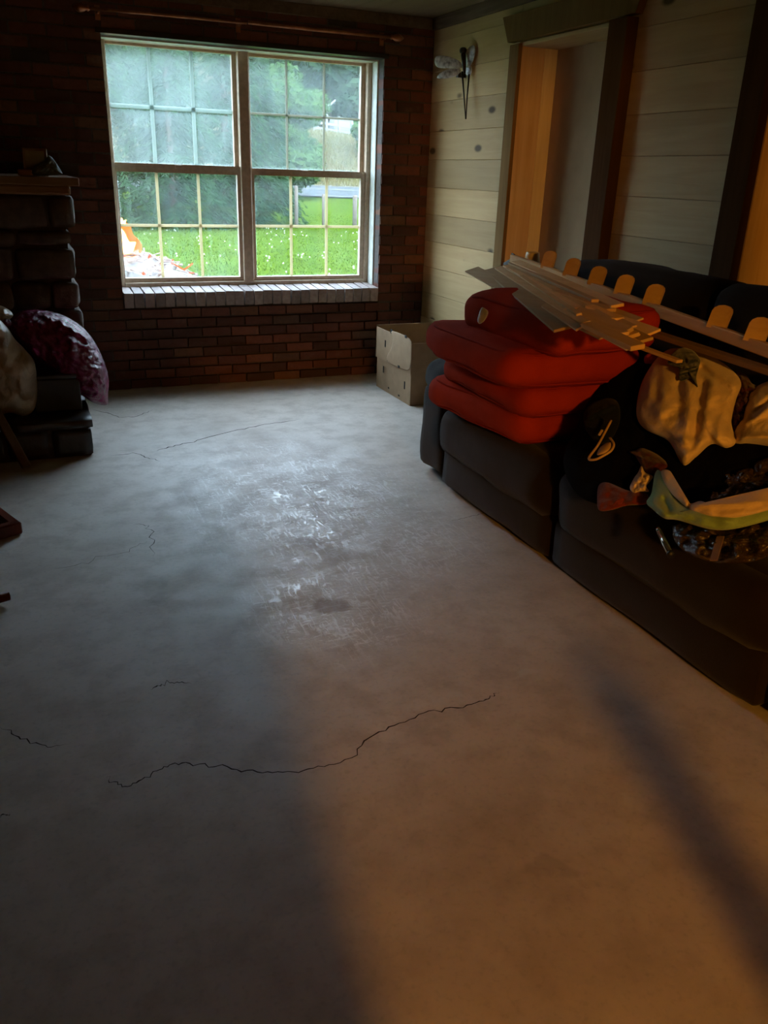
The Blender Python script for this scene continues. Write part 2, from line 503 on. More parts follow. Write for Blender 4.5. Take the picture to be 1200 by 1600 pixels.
# ------------------------------------------------------------------ object helpers
def tag(o, label=None, cat=None, group=None, kind=None):
    if label:
        o['label'] = label
    if cat:
        o['category'] = cat
    if group:
        o['group'] = group
    if kind:
        o['kind'] = kind
    return o


def empty(name, loc, label=None, cat=None, group=None, kind=None):
    o = bpy.data.objects.new(name, None)
    o.empty_display_size = 0.1
    o.location = loc
    COL.objects.link(o)
    return tag(o, label, cat, group, kind)


def wloc(o):
    v = Vector(o.location)
    p = o.parent
    while p:
        v += Vector(p.location)
        p = p.parent
    return v


def link(name, me, mat, parent=None, origin=None, **kw):
    """me holds world coordinates; the object is placed at its own origin (or the given one) and parented"""
    if origin is None:
        if len(me.vertices):
            xs = [v.co for v in me.vertices]
            lo = Vector((min(v.x for v in xs), min(v.y for v in xs), min(v.z for v in xs)))
            hi = Vector((max(v.x for v in xs), max(v.y for v in xs), max(v.z for v in xs)))
            origin = Vector(((lo.x + hi.x) / 2, (lo.y + hi.y) / 2, lo.z))
        else:
            origin = Vector((0, 0, 0))
    me.transform(Matrix.Translation(-Vector(origin)))
    o = bpy.data.objects.new(name, me)
    if mat:
        me.materials.append(M[mat] if isinstance(mat, str) else mat)
    COL.objects.link(o)
    if parent:
        o.parent = parent
        o.location = Vector(origin) - wloc(parent)
    else:
        o.location = origin
    tag(o, **kw)
    return o


def mesh(verts, faces, smooth=False, name='m'):
    me = bpy.data.meshes.new(name)
    me.from_pydata([tuple(v) for v in verts], [], faces)
    me.update()
    if smooth:
        me.shade_smooth()
    return me


def bm_mesh(bm, smooth=False, name='m'):
    me = bpy.data.meshes.new(name)
    bm.normal_update()
    bm.to_mesh(me)
    bm.free()
    if smooth:
        me.shade_smooth()
    return me


def bm_box(bm, lo, hi, bev=0.0, seg=1, mat=None):
    lo, hi = Vector(lo), Vector(hi)
    r = bmesh.ops.create_cube(bm, size=1.0)
    vs_ = r['verts']
    c, s = (lo + hi) / 2, hi - lo
    for v in vs_:
        v.co = Vector((v.co.x * s.x, v.co.y * s.y, v.co.z * s.z)) + c
    if bev:
        es = list({e for v in vs_ for e in v.link_edges})
        r2 = bmesh.ops.bevel(bm, geom=es, offset=bev, segments=seg, affect='EDGES', profile=0.5)
        vs_ = list({v for f in r2['faces'] for v in f.verts} | set(v for v in vs_ if v.is_valid))
    if mat is not None:
        for v in vs_:
            v.co = mat @ v.co
    return vs_


def box_mesh(lo, hi, bev=0.0, seg=1, mat=None, smooth=False):
    bm = bmesh.new()
    bm_box(bm, lo, hi, bev, seg, mat)
    return bm_mesh(bm, smooth)


def frame_to(a, b, up=Vector((0, 0, 1))):
    """matrix that carries the local x axis from a to b, local z towards up"""
    a, b = Vector(a), Vector(b)
    x = (b - a).normalized()
    y = up.cross(x)
    if y.length < 1e-4:
        y = Vector((0, 1, 0)).cross(x)
    y.normalize()
    z = x.cross(y)
    m = Matrix((x, y, z)).transposed().to_4x4()
    m.translation = a
    return m, (b - a).length


def bar_mesh(a, b, w, t, bev=0.002, up=Vector((0, 0, 1)), taper=None, seg=1):
    m, L = frame_to(a, b, up)
    bm = bmesh.new()
    bm_box(bm, (0, -w / 2, -t / 2), (L, w / 2, t / 2), bev, seg)
    if taper:
        for v in bm.verts:
            k = 1 + (taper - 1) * (v.co.x / L)
            v.co.y *= k
            v.co.z *= k
    bmesh.ops.transform(bm, matrix=m, verts=bm.verts)
    return bm_mesh(bm)


def tube_mesh(pts, rad, n=8, closed=False, caps=True):
    pts = [Vector(p) for p in pts]
    k = len(pts)
    rs = rad if isinstance(rad, (list, tuple)) else [rad] * k
    verts, faces = [], []
    prev = None
    for i, p in enumerate(pts):
        if closed:
            d = pts[(i + 1) % k] - pts[i - 1]
        else:
            d = pts[min(i + 1, k - 1)] - pts[max(i - 1, 0)]
        d.normalize()
        if prev is None:
            a = d.orthogonal().normalized()
        else:
            a = (prev - d * prev.dot(d)).normalized()
        prev = a
        b = d.cross(a)
        for j in range(n):
            t = 2 * PI * j / n
            verts.append(p + (a * math.cos(t) + b * math.sin(t)) * rs[i])
    m = k if closed else k - 1
    for i in range(m):
        for j in range(n):
            i2, j2 = (i + 1) % k, (j + 1) % n
            faces.append((i * n + j, i * n + j2, i2 * n + j2, i2 * n + j))
    if caps and not closed:
        faces.append(tuple(range(n))[::-1])
        faces.append(tuple((k - 1) * n + j for j in range(n)))
    return mesh(verts, faces, True)


def catmull(pts, per=8, closed=False):
    pts = [Vector(p) for p in pts]
    out = []
    n = len(pts)
    seg = n if closed else n - 1
    for i in range(seg):
        p1, p2 = pts[i % n], pts[(i + 1) % n]
        p0 = pts[(i - 1) % n] if closed or i > 0 else p1 * 2 - p2
        p3 = pts[(i + 2) % n] if closed or i + 2 < n else p2 * 2 - p1
        for k in range(per):
            t = k / per
            out.append(0.5 * ((2 * p1) + (p2 - p0) * t + (2 * p0 - 5 * p1 + 4 * p2 - p3) * t * t + (3 * p1 - p0 - 3 * p2 + p3) * t ** 3))
    if not closed:
        out.append(pts[-1])
    return out


def pillow_mesh(c, size, r, puff=(0, 0, 0), rot=None, n=9, amp=0.0, freq=4.0, seed=0.0):
    """rounded, stuffed box: corners of radius r, faces swelling by puff, surface unevenness amp"""
    c = Vector(c)
    hx, hy, hz = [s / 2 for s in size]
    bm = bmesh.new()
    bmesh.ops.create_cube(bm, size=2.0)
    bmesh.ops.subdivide_edges(bm, edges=bm.edges, cuts=n, use_grid_fill=True)
    for v in bm.verts:
        q = v.co.copy()
        u = Vector([math.sin(t * PI / 2) * 0.35 + t * 0.65 for t in q])
        p = Vector((u.x * hx, u.y * hy, u.z * hz))
        core = Vector((max(-hx + r, min(hx - r, p.x)), max(-hy + r, min(hy - r, p.y)), max(-hz + r, min(hz - r, p.z))))
        d = p - core
        if d.length > 1e-6:
            p = core + d.normalized() * r
        fx, fy, fz = (1 - u.x ** 2), (1 - u.y ** 2), (1 - u.z ** 2)
        p.x += math.copysign(puff[0] * fy * fz, u.x) if abs(u.x) > 0.5 else 0
        p.y += math.copysign(puff[1] * fx * fz, u.y) if abs(u.y) > 0.5 else 0
        p.z += math.copysign(puff[2] * fx * fy, u.z) if abs(u.z) > 0.5 else 0
        if amp:
            k = mnoise.noise_vector(p * freq + Vector((seed, seed * 1.7, seed * 0.3)))
            p += k * amp
        v.co = p
    m = (rot.to_4x4() if rot else Matrix.Identity(4))
    m = Matrix.Translation(c) @ m
    bmesh.ops.transform(bm, matrix=m, verts=bm.verts)
    return bm_mesh(bm, True)


def lump_mesh(outline, pl, lift, back=0.03, folds=(), wr=0.0, wf=0.02, seed=0.0, power=2.0, n_th=72, n_r=22, per=8, edge=0.0, center=None, tilt=None):
    """a cloth or bag lying on plane pl: smooth outline (picture coordinates of its rim), a swelling front, folds and a closed back"""
    ol = catmull([Vector((p[0], p[1], 0)) for p in outline], per, True)
    n_th = len(ol)
    cx = sum(p.x for p in ol) / n_th if center is None else center[0]
    cy = sum(p.y for p in ol) / n_th if center is None else center[1]

    def hgt(x, y, r):
        h = lift * max(0.0, 1 - r ** power) ** 0.5 + edge
        fade = min(1.0, (1 - r) * 5)
        for (x0, y0, x1, y1, w, a) in folds:
            dx, dy = x1 - x0, y1 - y0
            t = max(0.0, min(1.0, ((x - x0) * dx + (y - y0) * dy) / (dx * dx + dy * dy)))
            d2 = (x - x0 - t * dx) ** 2 + (y - y0 - t * dy) ** 2
            h += a * math.exp(-d2 / (w * w)) * (0.35 + 0.65 * fade)
        if wr:
            v = Vector((x * wf, y * wf, seed))
            h += wr * (mnoise.noise(v) + 0.5 * mnoise.noise(v * 2.3) + 0.3 * abs(mnoise.noise(v * 4.1))) * (0.25 + 0.75 * fade)
        if tilt:
            h += tilt[0] * (x - cx) + tilt[1] * (y - cy)
        return h
    verts, faces = [], []
    verts.append(on_plane(cx, cy, pl, hgt(cx, cy, 0)))
    for i in range(1, n_r + 1):
        r = math.sin(i / n_r * PI / 2) ** 0.85
        for p in ol:
            x, y = cx + (p.x - cx) * r, cy + (p.y - cy) * r
            verts.append(on_plane(x, y, pl, hgt(x, y, r)))
    for j in range(n_th):
        faces.append((0, 1 + j, 1 + (j + 1) % n_th))
    for i in range(n_r - 1):
        for j in range(n_th):
            a, b = 1 + i * n_th, 1 + (i + 1) * n_th
            j2 = (j + 1) % n_th
            faces.append((a + j, b + j, b + j2, a + j2))
    # back
    nb = 5
    last = 1 + (n_r - 1) * n_th
    base = len(verts)
    for i in range(1, nb + 1):
        r = math.cos(i / (nb + 1) * PI / 2)
        for p in ol:
            x, y = cx + (p.x - cx) * r, cy + (p.y - cy) * r
            h = edge - back * (1 - r * r) ** 0.5
            if tilt:
                h += tilt[0] * (x - cx) + tilt[1] * (y - cy)
            verts.append(on_plane(x, y, pl, h))
    hb = edge - back
    verts.append(on_plane(cx, cy, pl, hb))
    prev = last
    for i in range(nb):
        cur = base + i * n_th
        for j in range(n_th):
            j2 = (j + 1) % n_th
            faces.append((prev + j, cur + j, cur + j2, prev + j2))
        prev = cur
    for j in range(n_th):
        faces.append((prev + j, len(verts) - 1, prev + (j + 1) % n_th))
    me = mesh(verts, faces, True)
    bm = bmesh.new()
    bm.from_mesh(me)
    bmesh.ops.recalc_face_normals(bm, faces=bm.faces)
    bm.to_mesh(me)
    bm.free()
    me.shade_smooth()
    return me


def joined(meshes):
    bm = bmesh.new()
    for me in meshes:
        bm.from_mesh(me)
        bpy.data.meshes.remove(me)
    return bm_mesh(bm)


# ================================================================== THE ROOM
WY, WX, CZ = 6.09, 2.955, 2.53          # brick face of the window wall, board face of the right wall, ceiling
OX0, OX1, OZ0, OZ1 = 0.655, 2.572, 0.69, 2.256   # window opening

# floor --------------------------------------------------------------
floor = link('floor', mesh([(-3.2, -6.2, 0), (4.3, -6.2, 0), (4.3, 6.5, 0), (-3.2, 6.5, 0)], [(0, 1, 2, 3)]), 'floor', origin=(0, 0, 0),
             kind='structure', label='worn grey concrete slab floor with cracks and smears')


def crack(px, w, seed, jag=0.02, per=10):
    pts = catmull([on_z(x, y, 0) for x, y in px], per)
    verts, faces = [], []
    for i, p in enumerate(pts):
        d = (pts[min(i + 1, len(pts) - 1)] - pts[max(i - 1, 0)]).normalized()
        s = Vector((-d.y, d.x, 0))
        o = mnoise.noise(Vector((i * 0.55, seed, 0))) * jag + mnoise.noise(Vector((i * 0.17, seed + 9, 0))) * jag
        ww = w * (0.35 + 0.9 * abs(mnoise.noise(Vector((i * 0.4, seed, 5)))) + 0.25) * min(1, (i + 0.3) / 4, (len(pts) - i - 0.7) / 4)
        c = p + s * o
        verts += [c - s * ww / 2 + Vector((0, 0, 0.0006)), c + s * ww / 2 + Vector((0, 0, 0.0006))]
        if i:
            faces.append((2 * i - 2, 2 * i, 2 * i + 1, 2 * i - 1))
    link('crack', mesh(verts, faces), 'crack', floor)


crack([(165, 1215), (200, 1228), (245, 1205), (290, 1192), (370, 1203), (450, 1207), (530, 1190), (600, 1140), (680, 1112), (755, 1095), (778, 1080)], 0.005, 1)
crack([(0, 1135), (50, 1160), (105, 1166)], 0.004, 2)
crack([(245, 705), (300, 690), (390, 668), (470, 655)], 0.010, 3, 0.03)
crack([(140, 640), (200, 652), (240, 640)], 0.008, 4, 0.03)
crack([(165, 712), (215, 710), (250, 722)], 0.007, 5, 0.02)
crack([(235, 1078), (262, 1068), (300, 1066)], 0.006, 6)
crack([(208, 820), (235, 825), (238, 870)], 0.004, 7, 0.03)
crack([(80, 890), (170, 870), (230, 845)], 0.003, 8, 0.03)
crack([(0, 1278), (15, 1270)], 0.008, 9, 0.01)
crack([(700, 815), (745, 805), (760, 800)], 0.004, 10, 0.02)

# ceiling -------------------------------------------------------------
link('ceiling', box_mesh((-3.2, -6.2, CZ), (4.3, 6.5, CZ + 0.1)), 'ceiling', kind='structure', label='dim wooden ceiling above the room')

# window wall ---------------------------------------------------------
bm = bmesh.new()
Yb, Yo = WY + 0.008, WY + 0.38
bm_box(bm, (-3.2, Yb, -0.05), (OX0, Yo, CZ))
bm_box(bm, (OX1, Yb, -0.05), (WX + 0.25, Yo, CZ))
bm_box(bm, (OX0, Yb, OZ1), (OX1, Yo, CZ))
bm_box(bm, (OX0, Yb + 0.2, -0.05), (OX1, Yo, OZ0 - 0.03))
bm_box(bm, (OX0, Yb + 0.02, -0.05), (OX1, Yb + 0.2, OZ0 - 0.106))
wall_back = link('wall_back', bm_mesh(bm), 'mortar', kind='structure', label='dark red brick wall around the window')

BL, BH, PXX, PZZ = 0.203, 0.0605, 0.2125, 0.0712
proto = {}


def brick_proto(key, sx, sy, sz, jit=0.003, bev=0.003):
    if key not in proto:
        bm = bmesh.new()
        bm_box(bm, (-sx / 2, -sy / 2, -sz / 2), (sx / 2, sy / 2, sz / 2))
        rr = random.Random(str(key))
        for v in bm.verts:
            v.co += Vector((rr.uniform(-jit, jit), rr.uniform(-jit, jit), rr.uniform(-jit, jit)))
        proto[key] = bm_mesh(bm)
    return proto[key]


spots = []
row = 0
z = 0.0
while z < CZ - 0.02:
    z0, z1 = z + 0.004, z + 0.004 + BH
    if z1 > CZ:
        break
    x = -1.25 + (PXX / 2 if row % 2 else 0)
    while x < WX - 0.01:
        a, b = x, min(x + BL, WX - 0.002)
        inwin = z1 > OZ0 - 0.105 and z0 < OZ1
        segs = [(a, b)]
        if inwin:
            segs = []
            if a < OX0:
                segs.append((a, min(b, OX0)))
            if b > OX1:
                segs.append((max(a, OX1), b))
        for (u, w) in segs:
            if w - u > 0.03:
                spots.append((u, w, z0, z1))
        x += PXX
    z += PZZ
    row += 1


def in_view(p):
    v = Vector(p) - CAM
    k = v.dot(CF)
    if k < 0.1:
        return None
    return 600 + FPX * v.dot(CR) / k, 800 - FPX * v.dot(CU) / k


seen, rest = [], []
for s in spots:
    c = Vector(((s[0] + s[1]) / 2, WY, (s[2] + s[3]) / 2))
    q = in_view(c)
    ok = q and -10 < q[0] < 690 and -5 < q[1] < 620
    if ok and c.x < 0.34 and c.z < 1.42:
        ok = False
    (seen if ok else rest).append((s, q))
seen.sort(key=lambda t: -((t[0][1] - t[0][0]) * 10 - abs(t[1][0] - 380) * 0.002 - (0.8 if t[1][1] < 60 else 0) - (1.0 if t[1][0] < 110 else 0)))
n_sill = 27
rest += seen[300 - n_sill:]
seen = seen[:300 - n_sill]
for i, (s, q) in enumerate(seen):
    w = round(s[1] - s[0], 3)
    me = brick_proto((w, i % 4), w, 0.10, BH)
    o = bpy.data.objects.new('brick', me)
    if not me.materials:
        me.materials.append(M['brick'])
    COL.objects.link(o)
    o.parent = wall_back
    o.location = Vector(((s[0] + s[1]) / 2, WY + 0.05 + rnd.uniform(-0.004, 0.003), (s[2] + s[3]) / 2)) - wloc(wall_back)
bm = bmesh.new()
for s, q in rest:
    bm_box(bm, (s[0], WY + rnd.uniform(-0.003, 0.003), s[2]), (s[1], WY + 0.05, s[3]))
link('brickwork', bm_mesh(bm), 'brick', wall_back, kind='stuff')
# rowlock sill: one row of bricks on edge, sloping towards the room
for i in range(n_sill):
    w = (OX1 + 0.0 - OX0) / n_sill
    me = brick_proto(('sill', i % 5), w - 0.009, 0.23, 0.10, 0.0025)
    if not me.materials:
        me.materials.append(M['sill_brick'])
    o = bpy.data.objects.new('sill_brick', me)
    COL.objects.link(o)
    o.parent = wall_back
    o.rotation_euler = (math.radians(5), 0, rnd.uniform(-0.02, 0.02))
    o.location = Vector((OX0 + (i + 0.5) * w, WY + 0.095, OZ0 - 0.052 + rnd.uniform(-0.002, 0.002))) - wloc(wall_back)
# white painted right reveal and steel lintel
link('reveal', box_mesh((OX1 - 0.012, WY + 0.095, OZ0), (OX1 + 0.01, Yo, OZ1), 0.002), 'white_paint', wall_back)
link('reveal', box_mesh((OX0 - 0.01, WY + 0.095, OZ0), (OX0 + 0.008, Yo, OZ1), 0.002), 'white_paint', wall_back)
link('lintel', box_mesh((OX0 - 0.03, WY - 0.012, OZ1 - 0.002), (OX1 + 0.03, WY + 0.10, OZ1 + 0.028), 0.002), 'black', wall_back)
link('head_lining', box_mesh((OX0, WY + 0.1, OZ1 - 0.012), (OX1, Yo, OZ1 + 0.01)), 'white_paint', wall_back)
link('trim_1', box_mesh((-3.2, WY - 0.03, CZ - 0.07), (WX, WY - 0.001, CZ), 0.004), 'trim_dark_y', kind='structure', label='brown wooden strip between brick wall and ceiling')

# window ---------------------------------------------------------------
window = empty('window_1', (1.613, WY + 0.12, OZ0), kind='structure', label='wide double window with fogged upper panes and grid bars')
FY0, FY1 = WY + 0.195, WY + 0.31
KW = 1.0178
kz = lambda z: 1.5 + (z - 1.5) * KW
for nm, lo, hi in [('frame_side', (OX0 - 0.004, FY0, OZ0), (0.696, FY1, OZ1 - 0.004)), ('frame_side', (2.528, FY0, OZ0), (2.562, FY1, OZ1 - 0.004)),
                   ('frame_head', (0.696, FY0, kz(2.230)), (2.528, FY1, OZ1 - 0.004)), ('frame_bottom', (0.696, FY0 - 0.01, OZ0 - 0.04), (2.528, FY1, kz(0.737))),
                   ('mullion', (1.534 * KW, FY0 - 0.012, kz(0.737)), (1.608 * KW, FY1, kz(2.230)))]:
    link(nm, box_mesh(lo, hi, 0.004), 'frame', window)


def sash(x0, x1, z0, z1, gx0, gx1, gz0, gz1, y, glass, cols, rowz, thin, bar='muntin'):
    x0, x1, gx0, gx1 = [v * KW for v in (x0, x1, gx0, gx1)]
    z0, z1, gz0, gz1, rowz = [kz(v) for v in (z0, z1, gz0, gz1, rowz)]
    cols = [v * KW for v in cols]
    bm = bmesh.new()
    y0, y1 = y - 0.018, y + 0.018
    bm_box(bm, (x0, y0, z0), (gx0, y1, z1))
    bm_box(bm, (gx1, y0, z0), (x1, y1, z1))
    bm_box(bm, (gx0, y0, z0), (gx1, y1, gz0))
    bm_box(bm, (gx0, y0, gz1), (gx1, y1, z1))
    s = link('sash', bm_mesh(bm), 'frame', window)
    link('pane', box_mesh((gx0, y - 0.003, gz0), (gx1, y, gz1)), glass, s)
    for cx in cols:
        link('muntin', box_mesh((cx - thin, y + 0.004, gz0), (cx + thin, y + 0.014, gz1), 0.001), bar, s)
    link('muntin', box_mesh((gx0, y + 0.005, rowz - thin), (gx1, y + 0.0135, rowz + thin), 0.001), bar, s)
    return s


YL, YU = WY + 0.225, WY + 0.265
sash(0.684, 1.534, 1.462, 2.232, 0.690, 1.506, 1.515, 2.214, YU, 'glassUL', (0.962, 1.238), 1.862, 0.013, 'muntin_pale')
sash(1.608, 2.488, 1.462, 2.232, 1.628, 2.452, 1.508, 2.212, YU, 'glassUR', (1.898, 2.177), 1.864, 0.008, 'muntin_dim')
sash(0.684, 1.534, 0.735, 1.515, 0.692, 1.510, 0.766, 1.460, YL, 'glassLL', (0.955, 1.239), 1.117, 0.010)
sash(1.608, 2.488, 0.735, 1.508, 1.634, 2.450, 0.764, 1.464, YL, 'glassLR', (1.910, 2.187), 1.119, 0.010)
link('sash_lock', box_mesh((1.10, YL - 0.03, 1.488), (1.15, YL - 0.014, 1.512), 0.004, 2), 'frame', window)
link('sash_lock', box_mesh((2.02, YL - 0.03, 1.482), (2.07, YL - 0.012, 1.506), 0.004, 2), 'frame', window)

# right wall: horizontal pine boards with two openings -------------------
wall_right = link('wall_right', joined([box_mesh((WX + 0.02, 4.896, 0), (WX + 0.22, WY + 0.3, CZ)), box_mesh((WX + 0.02, 2.885, 0), (WX + 0.22, 3.94, CZ)),
                                        box_mesh((WX + 0.02, 3.94, 2.24), (WX + 0.22, 4.87, CZ)), box_mesh((WX + 0.02, 1.9, 2.24), (WX + 0.22, 2.885, CZ)),
                                        box_mesh((WX + 0.02, -0.6, 0), (WX + 0.22, 1.9, CZ))]), 'drywall', kind='structure',
                  label='right wall of horizontal knotty pine boards with two openings')
seamz = [0.065, 0.26, 0.455, 0.648, 0.842, 1.034, 1.227, 1.418, 1.609, 1.80, 1.995, 2.187, 2.38, CZ]


def wall_boards(y0, y1, dz, zmin=0.0):
    for a, b in zip(seamz, seamz[1:]):
        a, b = a + dz, min(b + dz, CZ)
        if a < zmin or b - a < 0.02:
            continue
        t = rnd.uniform(-0.0015, 0.0015)
        link('board', box_mesh((WX + t, y0, a + 0.0007), (WX + 0.02, y1, b - 0.0007), 0.002), 'pine', wall_right)


wall_boards(4.90, WY, 0.0)
wall_boards(2.92, 3.93, 0.016)
wall_boards(3.93, 4.90, 0.0, 2.3)
wall_boards(-0.5, 1.9, 0.016)
wall_boards(1.9, 2.92, 0.016, 2.3)
# jambs and casings of the openings
JX0, JX1 = WX - 0.005, 3.225
door_1 = empty('door_1', (WX, 4.4, 0), kind='structure', label='pine lined opening with dark casing beside the window corner')
for lo, hi, mt, nm in [((JX0, 4.872, 0), (JX1, 4.895, 2.25), 'pine_jamb', 'jamb'), ((JX0, 3.925, 0), (JX1, 3.945, 2.25), 'pine_jamb', 'jamb'),
                       ((JX0, 3.945, 2.235), (JX1, 4.872, 2.258), 'pine', 'head_jamb'),
                       ((WX - 0.028, 4.868, 0), (WX - 0.001, 4.975, 2.25), 'trim_grey', 'casing'),
                       ((WX - 0.07, 3.80, 0), (WX - 0.001, 3.95, 2.25), 'trim_dark', 'casing')]:
    link(nm, box_mesh(lo, hi, 0.003), mt, door_1)
# head casing: a wider board whose end flares out
hv = []
for X in (WX - 0.045, WX - 0.001):
    hv += [(X, 4.975, 2.262), (X, 5.055, 2.405), (X, 3.72, 2.405), (X, 3.78, 2.262)]
link('head_casing', mesh(hv, [(0, 1, 2, 3), (7, 6, 5, 4), (0, 4, 5, 1), (1, 5, 6, 2), (2, 6, 7, 3), (3, 7, 4, 0)]), 'trim_grey', door_1)
link('closing_panel', box_mesh((3.205, 3.945, 0), (3.225, 4.872, 2.235)), 'drywall', door_1)
link('jamb_strip', box_mesh((3.115, 4.866, 0), (3.205, 4.8725, 2.235), 0.001), 'pine_pale', door_1)  # paler wood tone along the inner edge of the jamb
door_2 = empty('door_2', (WX, 2.4, 0), kind='structure', label='second pine lined opening behind the sofa at right edge')
for lo, hi, mt, nm in [((JX0, 2.862, 0), (JX1, 2.885, 2.25), 'pine_jamb', 'jamb'), ((JX0, 1.90, 0), (JX1, 1.922, 2.25), 'pine_jamb', 'jamb'),
                       ((JX0, 1.922, 2.235), (JX1, 2.862, 2.258), 'pine', 'head_jamb'),
                       ((WX - 0.05, 2.872, 0), (WX - 0.001, 3.005, 2.40), 'trim_dark', 'casing'),
                       ((WX - 0.03, 1.80, 0), (WX - 0.001, 1.91, 2.40), 'trim_dark', 'casing')]:
    link(nm, box_mesh(lo, hi, 0.003), mt, door_2)
link('trim_2', box_mesh((WX - 0.035, -0.5, CZ - 0.075), (WX - 0.001, WY - 0.03, CZ), 0.004), 'trim_dark_y', kind='structure', label='dark ceiling trim along the pine board wall')
# hallway beyond and the room behind the viewer
link('wall_hallway', box_mesh((3.82, -0.6, 0), (3.95, 6.4, CZ)), 'drywall', kind='structure', label='plain grey hallway wall seen through the opening')
link('wall_hallway_end', box_mesh((3.16, 6.02, 0), (3.82, 6.4, CZ)), 'drywall', kind='structure', label='end wall of the hallway')
link('wall_left', box_mesh((-3.2, -6.2, 0), (-2.6, 6.4, CZ)), 'rear_wall', kind='structure', label='plain left wall outside the picture')
link('wall_rear', box_mesh((-2.6, -6.2, 0), (4.3, -6.0, CZ)), 'rear_wall', kind='structure', label='plain rear wall behind the viewer')
link('wall_rear_side', box_mesh((3.95, -6.0, 0), (4.3, 0.0, CZ)), 'rear_wall', kind='structure', label='side wall of the room behind the viewer')
bm = bmesh.new()
bm_box(bm, (-2.6, -0.58, 0), (0.255, -0.45, CZ))
bm_box(bm, (0.255, -0.58, 1.55), (0.80, -0.45, CZ))  # low header added to keep lamp light off the brick wall
bm_box(bm, (0.80, -0.58, 2.2), (2.35, -0.45, CZ))
bm_box(bm, (1.24, -0.56, 1.60), (1.42, -0.47, 2.2))  # hanging panel added to shade the boards between the openings
bm_box(bm, (0.845, -0.56, 0), (0.94, -0.47, 0.88))  # post behind the floor's shadow band, cut low to let lamp light over
bm_box(bm, (2.35, -0.58, 0), (3.95, -0.45, CZ))
link('wall_lamp_mask', bm_mesh(bm), 'rear_wall', kind='structure', label='unseen partition behind the viewer, shaped to cut the lamp light')

# ================================================================== FIREPLACE
fp = empty('fireplace', (-0.4, 5.5, 0), 'dark stone fireplace with wooden mantel and raised hearth left of window', 'fireplace')
link('chimney_core', box_mesh((-1.2, 5.35, 0.0), (0.29, WY - 0.006, 1.36)), 'stone_mortar', fp)
zz, k = 0.215, 0
rr = random.Random(11)
while zz < 1.32:
    hh = rr.choice((0.10, 0.14, 0.165, 0.19))
    hh = min(hh, 1.335 - zz)
    if hh < 0.05:
        break
    x1 = 0.335 + rr.uniform(-0.02, 0.02)
    first = True
    while x1 > -1.15:
        ww = rr.uniform(0.2, 0.42) if not first else rr.choice((0.16, 0.3, 0.34))
        x0 = x1 - ww
        dy = rr.uniform(-0.025, 0.015)
        depth = 0.70 if first else 0.12
        link('stone', pillow_mesh(((x0 + x1) / 2, 5.30 + dy + depth / 2, zz + hh / 2), (ww - 0.012, depth, hh - 0.012), 0.028, (0.006, 0.012, 0.004), None, 4, 0.012, 9, k), 'stone', fp)
        k += 1
        x1 = x0
        first = False
    zz += hh
mt = link('mantel', box_mesh((-1.3, 5.10, 1.385), (0.37, WY - 0.006, 1.428), 0.006, 2), 'mantel', fp)
link('mantel_moulding', box_mesh((-1.24, 5.16, 1.335), (0.325, WY - 0.01, 1.386), 0.012, 2), 'mantel', mt)
link('hearth_base', box_mesh((-1.5, 4.64, 0.0), (0.262, 5.32, 0.165), 0.006), 'stone_mortar', fp)
for i in range(8):
    x1 = 0.275 - i * 0.225
    link('hearth_brick', pillow_mesh((x1 - 0.108, 4.68, 0.083), (0.208, 0.11, 0.15), 0.012, (0, 0.004, 0), None, 3, 0.004, 14, i), 'hearth', fp)
for i in range(4):
    x1 = 0.285 - i * 0.44
    link('hearth_slab', pillow_mesh((x1 - 0.215, 4.965, 0.188), (0.425, 0.70, 0.05), 0.014, (0, 0, 0.003), None, 5, 0.006, 9, i + 4), 'hearth', fp)

# on the mantel
fr = empty('photo_frame', (0.155, 5.22, 1.428), 'small tan framed picture standing on the mantel', 'picture frame')
fm = Matrix.Translation((0.16, 5.20, 1.43)) @ Matrix.Rotation(math.radians(-14), 4, 'Z') @ Matrix.Rotation(math.radians(-8), 4, 'X')
for lo, hi in [((-0.062, 0, 0), (-0.05, 0.014, 0.14)), ((0.05, 0, 0), (0.062, 0.014, 0.14)), ((-0.05, 0, 0), (0.05, 0.014, 0.013)), ((-0.05, 0, 0.127), (0.05, 0.014, 0.14))]:
    link('frame_bar', box_mesh(lo, hi, 0.002, 1, fm), 'photo_frame', fr)
link('print', box_mesh((-0.05, 0.005, 0.013), (0.05, 0.010, 0.127), 0, 1, fm), 'photo', fr)
link('stand', box_mesh((-0.01, 0.012, 0.0), (0.01, 0.05, 0.1), 0, 1, fm), 'photo_frame', fr)
pl_m = mkplane((0.2, 5.14, 1.43), (0, -1, 0))
orn = link('figurine', lump_mesh([(51, 272), (52, 262), (62, 255), (70, 250), (76, 243), (84, 249), (90, 258), (96, 268), (96, 273), (74, 274)], pl_m, 0.03, 0.03, wr=0.01, wf=0.12), 'greenleaf',
           label='dull green ornament beside the small picture on the mantel', cat='ornament')
link('keepsake_box', pillow_mesh((0.105, 5.16, 1.4455), (0.075, 0.05, 0.033), 0.008, (0, 0, 0.002), None, 4), 'mantel', label='low reddish wooden box in front of the picture on mantel', cat='box')

